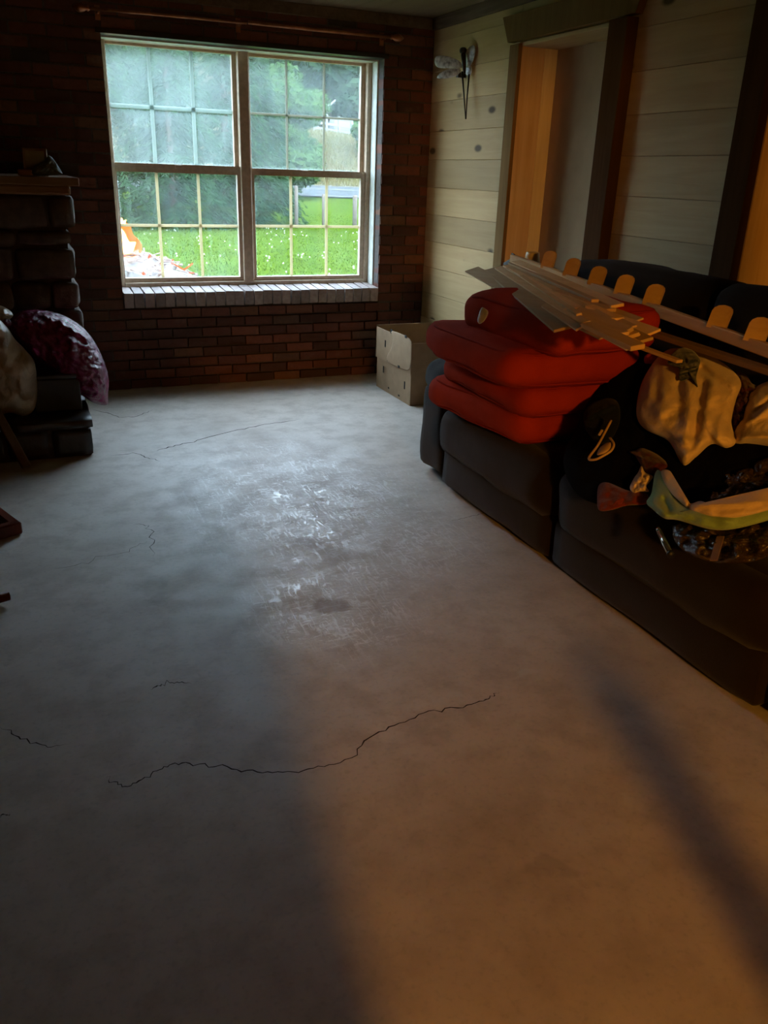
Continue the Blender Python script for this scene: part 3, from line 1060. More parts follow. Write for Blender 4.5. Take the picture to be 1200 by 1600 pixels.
# ================================================================== BAGS BY THE HEARTH
pl_bag = mkplane((0, 4.98, 0.4), (0.0, -1, 0.0))
bag = empty('garbage_bag', (0.2, 4.98, 0.21), 'full purple plastic garbage bag slumped over the hearth end', 'bag')
link('bag_body', lump_mesh([(8, 503), (22, 491), (45, 484), (75, 486), (104, 495), (132, 514), (150, 538), (163, 566), (170, 592), (169, 617), (168, 632), (150, 631), (128, 618), (104, 602), (82, 578),
                            (60, 566), (38, 546), (22, 527)], pl_bag, 0.20, 0.20, folds=[(30, 500, 90, 505, 7, 0.02), (70, 492, 140, 530, 4, 0.025), (60, 505, 130, 540, 5, 0.02), (95, 500, 120, 512, 4, 0.02),
                                                                                       (140, 560, 160, 556, 4, 0.012), (145, 575, 166, 580, 4, 0.015), (148, 600, 168, 598, 4, 0.012), (110, 540, 150, 600, 14, 0.02)],
                           wr=0.03, wf=0.075, seed=3, power=2.2, n_r=44, per=12), 'purple', bag)
link('knot', lump_mesh([(2, 505), (8, 498), (16, 500), (18, 508), (10, 512), (3, 511)], mkplane((0, 4.84, 0.6), (0, -1, 0)), 0.03, 0.03, wr=0.01, wf=0.2), 'purple', bag)
pl_wb = mkplane((0, 4.80, 0.4), (0.1, -1, 0.05))
wb = empty('plastic_bag', (-0.15, 4.8, 0.21), 'translucent tan plastic bag on the hearth at left edge', 'bag')
link('bag_body', lump_mesh([(-70, 540), (-50, 505), (-15, 492), (10, 510), (22, 528), (38, 545), (52, 562), (57, 585), (58, 618), (53, 640), (38, 650), (15, 645), (-10, 652), (-50, 645), (-72, 600)],
                           pl_wb, 0.12, 0.14, folds=[(0, 520, 30, 600, 12, 0.02), (20, 590, 45, 580, 8, 0.02), (10, 620, 40, 640, 8, 0.015)], wr=0.025, wf=0.035, seed=8, n_r=26), 'whitebag', wb)
pk = link('clear_packet', lump_mesh([(-30, 478), (-5, 476), (14, 484), (20, 494), (8, 502), (-10, 505), (-30, 500)], mkplane((0, 4.9, 0.7), (0, -1, 0.1)), 0.08, 0.08, wr=0.03, wf=0.09, seed=5), 'whitebag',
          label='crumpled pale plastic lying atop the tan bag', cat='plastic bag')
bx = empty('storage_box', (0.155, 4.93, 0.213), 'black box under the purple bag on the hearth', 'box')
link('box_body', box_mesh((0.0, 4.80, 0.216), (0.245, 5.12, 0.40), 0.008, 2), 'black', bx)
link('box_lid', box_mesh((-0.006, 4.792, 0.40), (0.251, 5.126, 0.425), 0.006, 2), 'black', bx)
A, B = Vector((-0.078, 4.47, 0.022)), on_y(-45, 572, 4.72)
link('leaning_stick', bar_mesh(A, B, 0.045, 0.03, 0.004, Vector((0.3, -1, 0.2))), 'greywood', label='brown wooden stick leaning against the hearth', cat='stick')

# wooden pieces cut by the left edge
cf = empty('picture_surround', (-0.3, 3.7, 0), 'red-brown wooden frame lying on the floor at left edge', 'frame')
c0, c1, c2, c3 = Vector((-0.142, 3.63, 0.03)), Vector((-0.33, 4.12, 0.03)), Vector((-0.72, 3.98, 0.03)), Vector((-0.53, 3.46, 0.03))
for a, b in ((c0, c1), (c1, c2), (c2, c3), (c3, c0)):
    d = (b - a).normalized() * 0.022
    link('frame_bar', bar_mesh(a - d, b + d, 0.045, 0.055, 0.006), 'redwood', cf)
st = empty('wooden_stool', (-0.4, 2.95, 0), 'red-brown wooden stool tipped on the floor below the wooden frame', 'stool')
for a, b in [((-0.172, 2.98, 0.03), (-0.5, 2.86, 0.05)), ((-0.19, 2.93, 0.24), (-0.5, 2.83, 0.2)), ((-0.22, 3.22, 0.03), (-0.52, 3.16, 0.06)), ((-0.23, 3.2, 0.28), (-0.52, 3.13, 0.24))]:
    link('leg', tube_mesh([a, tuple((Vector(a) * 2 + Vector(b)) / 3), b], [0.018, 0.024, 0.02], 10), 'redwood', st)
link('seat', pillow_mesh((-0.53, 2.99, 0.2), (0.04, 0.4, 0.38), 0.018, (0.004, 0, 0), Matrix.Rotation(0.3, 3, 'Z'), 6), 'redwood', st)

# ================================================================== CURTAIN ROD
rod = empty('curtain_rod', (1.6, WY - 0.06, 2.37), 'long copper brown curtain rod above the window', 'curtain rod')
ry = WY - 0.07
pl_rod = [on_y(x, y, ry) for x, y in [(140, 13), (240, 22), (385, 36), (388, 35), (500, 47), (610, 58)]]
link('pole', tube_mesh(pl_rod[:3], 0.0095, 10), 'rod', rod)
link('pole', tube_mesh(pl_rod[3:], 0.012, 10), 'rod', rod)
for p, s in ((pl_rod[0], -1), (pl_rod[-1], 1)):
    pts = [p + Vector((s * d, 0, 0)) for d in (0, 0.01, 0.02, 0.035, 0.055, 0.075, 0.09, 0.10)]
    link('finial', tube_mesh(pts, [0.012, 0.018, 0.012, 0.022, 0.028, 0.022, 0.012, 0.004], 12), 'rod', rod)
for i in (0, 2, 5):
    p = pl_rod[i] + Vector((0.05 if i == 0 else -0.04, 0, 0))
    link('bracket', joined([bar_mesh(p + Vector((0, 0, -0.012)), (p.x, WY - 0.002, p.z - 0.012), 0.014, 0.012), box_mesh((p.x - 0.015, WY - 0.010, p.z - 0.05), (p.x + 0.015, WY - 0.005, p.z + 0.03))]), 'rod', rod)

# ================================================================== DRAGONFLY
df = empty('dragonfly_ornament', (2.93, 5.6, 2.08), 'grey metal dragonfly ornament hanging on the pine wall', 'wall ornament')
pb = lambda x, y, o=0.06: on_x(x, y, WX - o)
link('body', tube_mesh([pb(724, 78), pb(724, 86), pb(725, 100), pb(726, 115)], [0.010, 0.017, 0.014, 0.008], 10), 'darkmetal', df)
link('head', pillow_mesh(pb(723.5, 79), (0.045, 0.045, 0.04), 0.019, n=5), 'darkmetal', df)
link('tail', tube_mesh([pb(722, 112), pb(725, 150), pb(727.5, 186)], [0.007, 0.005, 0.004], 8), 'darkmetal', df)
link('tail', tube_mesh([pb(733, 116, 0.03), pb(730, 150, 0.04), pb(728, 186, 0.055)], [0.006, 0.005, 0.004], 8), 'darkmetal', df)
pw1 = mkplane((WX - 0.10, 5.6, 2.1), (-1, -0.75, 0))
pw2 = mkplane((WX - 0.05, 5.6, 2.1), (-1, -0.2, 0))
for ol, pl_ in [([(679, 94), (682, 88), (692, 87), (706, 90), (718, 96), (722, 103), (716, 108), (700, 107), (686, 106), (680, 101)], pw1),
                ([(683, 121), (688, 114), (700, 108), (714, 107), (720, 110), (714, 118), (700, 122), (688, 123)], pw1),
                ([(728, 82), (733, 74), (740, 71), (743, 78), (741, 90), (736, 102), (730, 107), (727, 96)], pw2),
                ([(727, 106), (733, 102), (737, 106), (737, 114), (732, 120), (727, 114)], pw2)]:
    link('wing', lump_mesh(ol, pl_, 0.006, 0.004, wr=0.003, wf=0.15, n_r=8, per=4), 'wing', df)
link('hook', box_mesh((WX - 0.06, 5.57, 2.12), (WX - 0.001, 5.60, 2.15)), 'darkmetal', df)

# ================================================================== CARDBOARD BOX
cb = empty('cardboard_box', (2.66, 5.42, 0), 'open brown cardboard box with cut holes in the corner', 'box')
X0, X1, Y0, Y1, ZT = 2.425, 2.90, 5.10, 5.70, 0.45
th = 0.006


def panel(name, verts8, mat='cardboard', parent=cb):
    return link(name, mesh(verts8, [(0, 1, 2, 3), (7, 6, 5, 4), (0, 4, 5, 1), (1, 5, 6, 2), (2, 6, 7, 3), (3, 7, 4, 0)]), mat, parent)


# lower tray and the taller lid that telescopes over it
for nm, e, z0, z1, mat_ in [('tray', 0.0, 0.0, 0.26, 'cardboard'), ('sleeve', 0.008, 0.225, ZT, 'cardboard')]:
    for side, lo, hi in [('w', (X0 - e - th, Y0 - e, z0), (X0 - e, Y1 + e, z1)), ('e', (X1 + e, Y0 - e, z0), (X1 + e + th, Y1 + e, z1)),
                         ('s', (X0 - e - th, Y0 - e - th, z0), (X1 + e + th, Y0 - e, z1 - (0.012 if e else 0))), ('n', (X0 - e - th, Y1 + e, z0), (X1 + e + th, Y1 + e + th, z1 + (0.012 if e else 0)))]:
        link(nm + '_side', box_mesh(lo, hi, 0.001), mat_, cb)
link('tray_bottom', box_mesh((X0, Y0, 0.003), (X1, Y1, 0.012)), 'cardboard_in', cb)
# torn flap along the visible side and creased corner
link('torn_flap', lump_mesh([(613, 517), (640, 529), (643, 545), (640, 577), (625, 575), (607, 566), (605, 556), (611, 545), (614, 530)], mkplane((X0 - 0.019, 5.3, 0.3), (-1, 0, 0)), 0.004, 0.003, wr=0.002, wf=0.1, n_r=6, per=3), 'cardboard', cb)
for (x, y, w, h, o) in [(602, 537, 0.018, 0.05, 0.0152), (599, 577, 0.018, 0.05, 0.0152), (632, 602, 0.018, 0.055, 0.0072), (623, 573, 0.03, 0.018, 0.0255), (607, 606, 0.02, 0.012, 0.0072), (623, 618, 0.025, 0.012, 0.0072), (606, 563, 0.022, 0.014, 0.0152),
                        (634, 526, 0.03, 0.02, 0.0255), (612, 518, 0.035, 0.03, 0.0152)]:
    p = on_x(x, y, X0 - o - th + 0.006)
    o_ = pillow_mesh((p.x, p.y, p.z), (0.003, w, h), 0.0014, n=3)
    link('cut_hole', o_, 'hole', cb)

# ================================================================== SOFA
sofa = empty('reclining_sofa', (2.4, 2.55, 0), 'dark brown reclining sofa along the pine wall loaded with cushions and clothes', 'sofa')
SY0, SG1, SG2, SY1 = 1.12, 1.45, 2.585, 3.92
link('base', box_mesh((1.98, SY0 + 0.05, 0.03), (2.84, SY1 - 0.05, 0.36), 0.02, 2), 'sofa_dark', sofa)
for a, b, mtl in ((SG2, 3.60, 'sofa'), (SG1, SG2, 'sofa')):
    w = b - a - 0.015
    c = (a + b) / 2
    link('front_panel', pillow_mesh((1.955, c, 0.125), (0.12, w - 0.02, 0.21), 0.03, (0.02, 0, 0), None, 8, 0.008, 5, c), mtl, sofa)
    link('footrest', pillow_mesh((1.945, c, 0.315), (0.17, w, 0.25), 0.075, (0.012, 0, 0.01), None, 10, 0.016, 6, c + 3), mtl, sofa)
    link('seat_cushion', pillow_mesh((2.22, c, 0.385), (0.62, w, 0.15), 0.06, (0.0, 0, 0.01), None, 10, 0.016, 5, c + 7), mtl, sofa)
    link('backrest', pillow_mesh((2.66, c, 0.62), (0.40, w, 0.62), 0.13, (0.02, 0, 0.0), Matrix.Rotation(math.radians(7), 3, 'Y'), 10, 0.03, 4, c + 11), 'sofa_dark', sofa)
    link('head_pillow', pillow_mesh((2.70, c, 0.985), (0.37, w + 0.05, 0.30), 0.10, (0.02, 0, 0.015), Matrix.Rotation(math.radians(6), 3, 'Y'), 10, 0.035, 4, c + 17), 'sofa_dark', sofa)
for a, b, s in ((3.60, SY1, 1), (SY0, SG1, 2)):
    c = (a + b) / 2
    link('arm', pillow_mesh((2.34, c, 0.255), (0.84, b - a, 0.47), 0.06, (0.015, 0.01, 0), None, 9, 0.014, 5, s * 5.0), 'sofa', sofa)
    link('arm_pad', pillow_mesh((2.32, c, 0.53), (0.80, b - a + 0.01, 0.17), 0.08, (0.01, 0, 0.015), None, 10, 0.02, 7, s * 9.0), 'sofa', sofa)

# ================================================================== RED CUSHIONS
cush = []


def cushion(label, c, size, rz, rx=0.0, ry_=0.0, seed=0.0, tagged=False):
    e = empty('seat_pad', (c[0], c[1], c[2] - size[2] / 2), label, 'cushion', 'red cushions stacked on the sofa')
    rot = Matrix.Rotation(rz, 3, 'Z') @ Matrix.Rotation(ry_, 3, 'Y') @ Matrix.Rotation(rx, 3, 'X')
    cov = link('cover', pillow_mesh(c, size, 0.062, (0.015, 0.015, 0.022), rot, 12, 0.018, 5, seed), 'red', e)
    hx, hy, hz = size[0] / 2 - 0.012, size[1] / 2 - 0.012, size[2] / 2 - 0.018
    for sz in (-1, 1):
        pts = []
        for i in range(48):
            t = 2 * PI * i / 48
            cx_, sy_ = math.cos(t), math.sin(t)
            px_ = math.copysign(abs(cx_) ** 0.28, cx_) * hx
            py_ = math.copysign(abs(sy_) ** 0.28, sy_) * hy
            p = Vector((px_, py_, sz * hz)) 
            p += mnoise.noise_vector(p * 5 + Vector((seed, seed * 1.7, seed * 0.3))) * 0.018
            pts.append(Vector(c) + rot @ p)
        link('piping', tube_mesh(pts, 0.005, 6, True), 'red_piping', cov)
    return cov


cushion('lowest rust red cushion of the stack, directly on the sofa seat', (2.12, 3.20, 0.535), (0.63, 0.80, 0.155), 0.06, 0, 0, 1.0)
cushion('second rust red cushion from the bottom, set back from the ends', (2.11, 3.10, 0.665), (0.62, 0.74, 0.14), 0.02, 0, 0, 2.0)
cushion('third rust red cushion from the bottom, jutting out furthest left', (2.03, 3.10, 0.805), (0.66, 0.82, 0.155), -0.03, 0.0, 0, 3.0)
top = cushion('topmost rust red cushion with a white tag, under the wood strips', (2.06, 2.95, 0.96), (0.52, 0.72, 0.17), 0.06, 0.0, 0, 4.0)
link('label_tag', lump_mesh([(752, 481), (759, 483), (763, 489), (757, 501), (749, 506), (746, 499)], mkplane((1.735, 3.12, 0.93), (-1, -0.35, 0.3)), 0.004, 0.003, wr=0.002, wf=0.1, n_r=5, per=3), 'tag', top)

# ================================================================== WOOD STRIPS
GS = 'raw wood strips piled on the red cushions'


def strip(label, a, b, w, t, up=(0, 0, 1), mat_='scrap'):
    o = link('wood_strip', bar_mesh(a, b, w, t, 0.0015, Vector(up)), mat_, label=label, cat='wood strip', group=GS)
    return o


strip('broad wood strip lowest at the front of the pile over the cushion', on_z(737, 421, 1.06), on_z(820, 465, 1.045), 0.075, 0.008, (-0.35, 0, 1))
strip('long pale wood strip with square end over the top cushion', on_z(770, 420, 1.075), on_z(885, 513, 1.05), 0.085, 0.010, (-0.3, 0, 1))
strip('long narrow wood strip uppermost beside the pegged rail', on_z(806, 409, 1.115), on_z(965, 478, 1.085), 0.05, 0.012, (-0.2, 0, 1))
for i, (x0, y0, x1, y1, za, zb, w) in enumerate([(778, 418, 915, 505, 1.09, 1.07, 0.035), (785, 418, 935, 515, 1.085, 1.06, 0.03), (790, 415, 905, 482, 1.10, 1.085, 0.028), (795, 418, 950, 500, 1.10, 1.075, 0.04),
                                             (800, 420, 975, 522, 1.085, 1.055, 0.035), (798, 412, 930, 470, 1.105, 1.09, 0.03), (812, 425, 985, 512, 1.08, 1.06, 0.045), (830, 440, 998, 540, 1.06, 1.03, 0.035),
                                             (845, 452, 970, 532, 1.06, 1.035, 0.04), (860, 460, 1010, 532, 1.065, 1.03, 0.05), (880, 470, 1022, 520, 1.07, 1.045, 0.055), (870, 490, 945, 527, 1.05, 1.035, 0.04),
                                             (900, 500, 985, 545, 1.04, 1.01, 0.03), (815, 432, 905, 492, 1.095, 1.08, 0.02), (850, 445, 1000, 500, 1.085, 1.06, 0.03)]):
    strip('thin raw wood strip among the jumble on the top cushion', on_z(x0, y0, za), on_z(x1, y1, zb), w, rnd.uniform(0.006, 0.012), (rnd.uniform(-0.5, -0.1), rnd.uniform(-0.5, 0.0), 1))

rs_ = random.Random(33)
for i in range(16):
    x0, y0 = 850 + rs_.random() * 90, 0
    y0 = 445 + (x0 - 850) * 0.42 + rs_.uniform(-4, 34)
    L = rs_.uniform(45, 95)
    an = rs_.uniform(0.30, 0.62)
    z_ = 1.045 + rs_.uniform(0, 0.05)
    strip('short splintered wood scrap at the near end of the pile', on_z(x0, y0, z_), on_z(x0 + L * math.cos(an), y0 + L * math.sin(an), z_ - 0.02), rs_.uniform(0.02, 0.05), rs_.uniform(0.008, 0.016), (rs_.uniform(-0.7, 0.0), rs_.uniform(-0.9, -0.2), 1))

# pegged rail
rail = empty('peg_rail', tuple(on_x(1000, 478, 2.43)), 'long pine rail with rounded upright wooden pegs lying against the sofa back', 'peg rail')
ra, rb = on_x(800, 404, 2.50), on_x(1235, 560, 2.36)
rail_bar = link('rail_bar', bar_mesh(ra, rb, 0.03, 0.045, 0.003), 'rail', rail)
rdir = (rb - ra).normalized()
for (x, y, yb, w) in [(853, 412, 426, 0.045), (889, 422, 440, 0.048), (928, 431, 452, 0.05), (970, 443, 466, 0.05), (1016, 456, 481, 0.05), (1118, 485, 514, 0.05), (1177, 505, 534, 0.05)]:
    # foot on the rail at this picture column
    t = 0.0
    best = None
    for k in range(401):
        p = ra.lerp(rb, k / 400)
        q = in_view(p)
        if best is None or abs(q[0] - x) < best[0]:
            best = (abs(q[0] - x), p)
    foot = best[1] + Vector((0.0, 0, 0.012))
    hgt = 0.088
    w *= 1.45
    prof = [(-w / 2, 0), (w / 2, 0), (w / 2, hgt * 0.72)] + [(w / 2 * math.cos(a), hgt * 0.72 + hgt * 0.28 * math.sin(a)) for a in (0.5, 1.0, 1.57, 2.1, 2.6)] + [(-w / 2, hgt * 0.72)]
    side = (Vector((rdir.x, rdir.y, 0)).normalized() + Vector((0.55, 0, 0))).normalized()
    upv = Vector((0.18, -0.1, 1)).normalized()
    nrm = side.cross(upv).normalized()
    nP = len(prof)
    vv = [foot + side * a + upv * b - nrm * 0.009 for a, b in prof] + [foot + side * a + upv * b + nrm * 0.009 for a, b in prof]
    ff = [tuple(range(nP)), tuple(range(2 * nP - 1, nP - 1, -1))] + [(i, i + nP, (i + 1) % nP + nP, (i + 1) % nP) for i in range(nP)]
    link('peg', mesh(vv, ff), 'rail', rail_bar)
link('plank', bar_mesh(on_x(1012, 518, 2.30), on_x(1240, 592, 2.26), 0.05, 0.02, 0.003), 'rail_dark', label='brown wooden plank below the pegged rail', cat='plank')
link('plank', bar_mesh(on_x(995, 540, 2.16), on_x(1062, 565, 2.16), 0.03, 0.012, 0.002), 'scrap', label='short pale plank end beside the pink ball', cat='plank')
# things on the far end of the sofa back
cupb = on_x(831, 412, 2.56)
prof = [(0.0, 0.0), (0.036, 0.0), (0.042, 0.01), (0.036, 0.055), (0.034, 0.06), (0.030, 0.056), (0.035, 0.012), (0.0, 0.008)]
nn = 20
vv, ff = [], []
for r_, z_ in prof:
    for j in range(nn):
        vv.append(cupb + Vector((r_ * math.cos(2 * PI * j / nn), r_ * math.sin(2 * PI * j / nn), z_)))
for i in range(len(prof) - 1):
    for j in range(nn):
        ff.append((i * nn + j, i * nn + (j + 1) % nn, (i + 1) * nn + (j + 1) % nn, (i + 1) * nn + j))
link('shallow_cup', mesh(vv, ff, True), 'cup', label='small cream cup standing on the far end of sofa back', cat='cup')
cl = empty('metal_clamp', tuple(on_x(802, 412, 2.5)), 'small black metal clamp at the far end of pegged rail', 'clamp')
link('clamp_body', bar_mesh(on_x(790, 414, 2.5), on_x(806, 405, 2.5), 0.03, 0.025, 0.003), 'black', cl)
link('clamp_handle', tube_mesh([on_x(799, 404, 2.5), on_x(800, 396, 2.5), on_x(804, 398, 2.5), on_x(803, 404, 2.5)], 0.004, 6, True), 'black', cl)

# ================================================================== CLOTHES ON THE SOFA
PLC = mkplane((1.86, 2.0, 0.50), (-0.57, 0.0, 0.82))     # the sloping face of the heap


def heap(name, label, cat, outline, lift, mat_, folds=(), wr=0.012, wf=0.03, seed=1.0, edge=0.0, back=0.05, power=2.2, n_r=22, pl_=PLC, parent=None, center=None, tilt=None):
    me = lump_mesh(outline, pl_, lift, back, folds, wr, wf, seed, power, n_r=n_r, edge=edge, center=center, tilt=tilt)
    if parent:
        return link(name, me, mat_, parent)
    return link(name, me, mat_, label=label, cat=cat)


heap('black_sweater', 'black sweater slumped beside the red cushions', 'sweater',
     [(1000, 545), (1040, 560), (1030, 640), (1010, 700), (1005, 770), (960, 790), (905, 775), (880, 720), (905, 660), (930, 610), (965, 570)], 0.07, 'blackcloth', wr=0.02, seed=2, edge=-0.02, back=0.12)
heap('navy_trousers', 'dark navy trousers hanging down next to the lowest cushion', 'trousers',
     [(922, 632), (948, 622), (966, 630), (968, 660), (952, 690), (930, 690), (914, 668), (912, 648)], 0.03, 'darknavy', folds=[(920, 650, 965, 630, 6, 0.015)], wr=0.012, seed=4, edge=0.05)
heap('black_coat', 'black coat underneath the cream fleece', 'coat',
     [(985, 665), (1040, 660), (1100, 690), (1160, 680), (1240, 680), (1245, 760), (1200, 800), (1120, 810), (1060, 790), (1010, 770), (990, 720)], 0.05, 'blackcloth', wr=0.02, seed=6, back=0.1)
fl = empty('fleece_jacket', tuple(on_plane(1070, 640, PLC, 0)), 'cream fleece jacket with dark collar on top of the heap', 'jacket')
heap('jacket_body', None, None,
     [(1030, 556), (1048, 545), (1075, 545), (1105, 553), (1140, 575), (1158, 598), (1150, 625), (1143, 660), (1150, 690), (1135, 700), (1112, 694), (1088, 714), (1068, 727), (1052, 700), (1040, 686), (1010, 672), (996, 655), (995, 630), (1002, 600), (1015, 575)],
     0.075, 'cream', folds=[(1098, 600, 1082, 690, 8, -0.0180), (1112, 600, 1098, 695, 10, 0.0120), (1062, 590, 1060, 640, 7, -0.0120), (1040, 590, 1035, 640, 10, 0.0120), (1075, 600, 1078, 660, 11, 0.0120), (1005, 660, 1075, 690, 8, 0.0132),
                            (1030, 672, 1080, 700, 6, -0.0120), (1100, 565, 1150, 605, 8, 0.0120), (1095, 575, 1140, 610, 6, -0.0120), (1015, 610, 1030, 650, 10, 0.0090), (1130, 630, 1120, 690, 8, 0.0090)], wr=0.012, wf=0.035, seed=3, edge=0.05, back=0.06, n_r=34, parent=fl)
heap('collar', None, None, [(1043, 566), (1052, 550), (1068, 543), (1083, 548), (1094, 562), (1092, 574), (1088, 590), (1090, 605), (1080, 592), (1062, 595), (1060, 575), (1050, 572)],
     0.02, 'navy', folds=[(1058, 580, 1090, 572, 3, 0.012), (1062, 586, 1085, 580, 3, -0.012)], wr=0.01, wf=0.08, edge=0.125, back=0.03, parent=fl, seed=9)
heap('cream_blanket', 'cream fleece blanket bunched at the right edge beside the jacket', 'blanket',
     [(1172, 612), (1200, 596), (1250, 590), (1290, 640), (1270, 700), (1220, 700), (1180, 694), (1146, 692), (1148, 672), (1160, 650), (1165, 630)], 0.07, 'cream',
     folds=[(1175, 650, 1200, 625, 4, -0.015), (1165, 660, 1200, 640, 6, 0.02), (1160, 685, 1220, 680, 6, 0.02)], wr=0.012, wf=0.03, seed=12, edge=0.03)
heap('patterned_scarf', 'dark maroon patterned scarf stuffed between jacket and blanket', 'scarf',
     [(1150, 582), (1166, 586), (1176, 600), (1195, 605), (1180, 625), (1165, 640), (1158, 668), (1148, 678), (1142, 655), (1146, 625), (1152, 605)], 0.03, 'maroon', wr=0.02, wf=0.1, seed=14, edge=0.03)
# sage garment with peach lining: a curved band
gg = empty('sage_blanket', tuple(on_plane(1060, 790, PLC, 0)), 'sage green blanket edge with peach lining curving across the heap front', 'blanket')
heap('outer_fabric', None, None, [(1024, 738), (1034, 738), (1048, 765), (1075, 790), (1115, 806), (1160, 802), (1215, 778), (1255, 765), (1258, 790), (1210, 810), (1150, 826), (1110, 827), (1060, 813), (1038, 810), (1020, 796), (1010, 785), (1018, 770)],
     0.035, 'green', folds=[(1038, 780, 1045, 795, 4, -0.015), (1020, 785, 1040, 805, 6, 0.012), (1075, 800, 1140, 815, 5, 0.01)], wr=0.006, wf=0.04, seed=15, edge=0.075, back=0.05, parent=gg, center=(1060, 800))
heap('lining', None, None, [(1033, 737), (1048, 737), (1060, 765), (1076, 786), (1095, 783), (1120, 790), (1150, 786), (1200, 772), (1255, 750), (1258, 778), (1205, 796), (1150, 809), (1112, 808), (1080, 798), (1058, 780), (1042, 762)],
     0.03, 'cream2', folds=[(1078, 786, 1074, 796, 3, -0.015), (1090, 790, 1180, 785, 7, 0.01)], wr=0.006, wf=0.05, seed=18, edge=0.10, back=0.03, parent=gg, center=(1080, 790))
heap('plastic_packaging', 'crumpled shiny clear plastic inside the sage blanket curve', 'plastic',
     [(1128, 742), (1150, 733), (1180, 722), (1230, 700), (1250, 760), (1200, 785), (1150, 790), (1106, 787), (1112, 765)], 0.05, 'clearbag', wr=0.035, wf=0.06, seed=21, edge=0.02)
heap('plastic_sack', 'dark shiny plastic sack hanging below the sage blanket', 'plastic bag',
     [(1055, 818), (1090, 818), (1150, 825), (1220, 805), (1245, 840), (1200, 870), (1160, 880), (1110, 878), (1070, 862), (1052, 840)], 0.05, 'clearbag', wr=0.035, wf=0.05, seed=24, edge=0.01, back=0.08)
link('wooden_ruler', bar_mesh(on_plane(1126, 838, PLC, 0.075), on_plane(1115, 876, PLC, 0.075), 0.022, 0.004, 0.001, Vector((-0.57, 0, 0.82))), 'rail_dark', label='short brown wooden slat on the plastic sack', cat='slat')
heap('small_cloth', 'small cream cloth scrap poking out left of sage blanket', 'cloth',
     [(1002, 728), (1008, 738), (1020, 744), (1016, 752), (1010, 760), (1014, 768), (1000, 768), (990, 770), (984, 762), (990, 748), (997, 738)], 0.02, 'cream', wr=0.015, wf=0.1, seed=26, edge=0.05)
heap('dark_sleeve', 'brown dark sleeve between the coat and cream scrap', 'sleeve',
     [(983, 706), (992, 704), (1004, 700), (1030, 712), (1045, 728), (1030, 738), (1012, 740), (1002, 728), (992, 712)], 0.03, 'maroon', wr=0.012, wf=0.06, seed=27, edge=0.04)
heap('red_cloth', 'dull red cloth strip hanging over the seat front', 'cloth',
     [(936, 758), (950, 754), (980, 766), (1005, 768), (1014, 778), (1008, 788), (980, 790), (955, 797), (936, 797), (933, 778)], 0.02, 'redcloth', wr=0.012, wf=0.06, seed=28, edge=0.035)
hg = empty('shoe_tree', tuple(on_plane(930, 700, PLC, 0.1)), 'thin tan wooden loop with oval pad left of the cream jacket', 'shoe tree')
loop_o = link('loop', tube_mesh([Vector(p) for p in catmull([on_plane(x, y, PLC, 0.11) for x, y in [(955, 657), (945, 676), (934, 696), (920, 716), (930, 718), (943, 712), (955, 704), (959, 694), (953, 684)]], 5)], 0.0045, 8), 'tan', hg)
link('pad', lump_mesh([(933, 711), (937, 700), (946, 693), (954, 691), (954, 700), (946, 708)], PLC, 0.012, 0.01, n_r=8, per=4, edge=0.11), 'tan', hg)
link('clip', bar_mesh(on_plane(936, 680, PLC, 0.115), on_plane(941, 672, PLC, 0.115), 0.008, 0.006, 0.001), 'tan', loop_o)
tb = empty('steel_tube', tuple(on_plane(1040, 848, PLC, 0.0)), 'short shiny steel tube dangling below the sage blanket', 'tube')
t0, t1 = on_plane(1031, 832, PLC, 0.055), on_plane(1047, 864, PLC, 0.055)
dd = (t1 - t0)
link('tube_body', tube_mesh([t0, t0 + dd * 0.5, t1], 0.010, 12), 'silver', tb)
link('end_cap', tube_mesh([t1, t1 + dd * 0.12], 0.0115, 12), 'black', tb)
link('end_cap', tube_mesh([t0 - dd * 0.18, t0 - dd * 0.03], 0.008, 10), 'silver', tb)
bpy_ball = bmesh.new()
bmesh.ops.create_icosphere(bpy_ball, subdivisions=3, radius=0.027)
pb_ = on_plane(1017, 562, PLC, 0.03)
for v in bpy_ball.verts:
    v.co += mnoise.noise_vector(v.co * 40) * 0.003 + pb_
link('pink_ball', bm_mesh(bpy_ball, True), 'pink', label='small dull pink ball under the end of the wood strips', cat='ball')

# ================================================================== OUTSIDE
def terrain(X, Y):
    def lerp(a, b, t):
        t = max(0, min(1, t))
        t = t * t * (3 - 2 * t)
        return a + (b - a) * t
    z = -0.25
    z += lerp(0, 0.40, (Y - 27) / 9)
    z += lerp(0, 0.60, (Y - 35) / 11)
    z += lerp(0, 3.1 - 0.09 * max(0, X - 20), (Y - 46.5) / 11)
    z += lerp(0, 9.0, (Y - 61) / 34)
    z += 0.10 * mnoise.noise(Vector((X * 0.15, Y * 0.15, 0)))
    return z


def grid_ground(name, mat_, x0, x1, y0, y1, step, label):
    nx, ny = int((x1 - x0) / step), int((y1 - y0) / step)
    vv = [(x0 + i * step, y0 + j * step, terrain(x0 + i * step, y0 + j * step)) for j in range(ny + 1) for i in range(nx + 1)]
    ff = [(j * (nx + 1) + i, j * (nx + 1) + i + 1, (j + 1) * (nx + 1) + i + 1, (j + 1) * (nx + 1) + i) for j in range(ny) for i in range(nx)]
    return link(name, mesh(vv, ff, True), mat_, kind='structure', label=label)


grid_ground('lawn', 'lawn', -30, 60, 6.6, 46.6, 1.0, 'bright green mown lawn outside the window')
grid_ground('grass_bank', 'bank', -30, 75, 46.6, 106.6, 1.5, 'dry tan grass bank beyond the road')
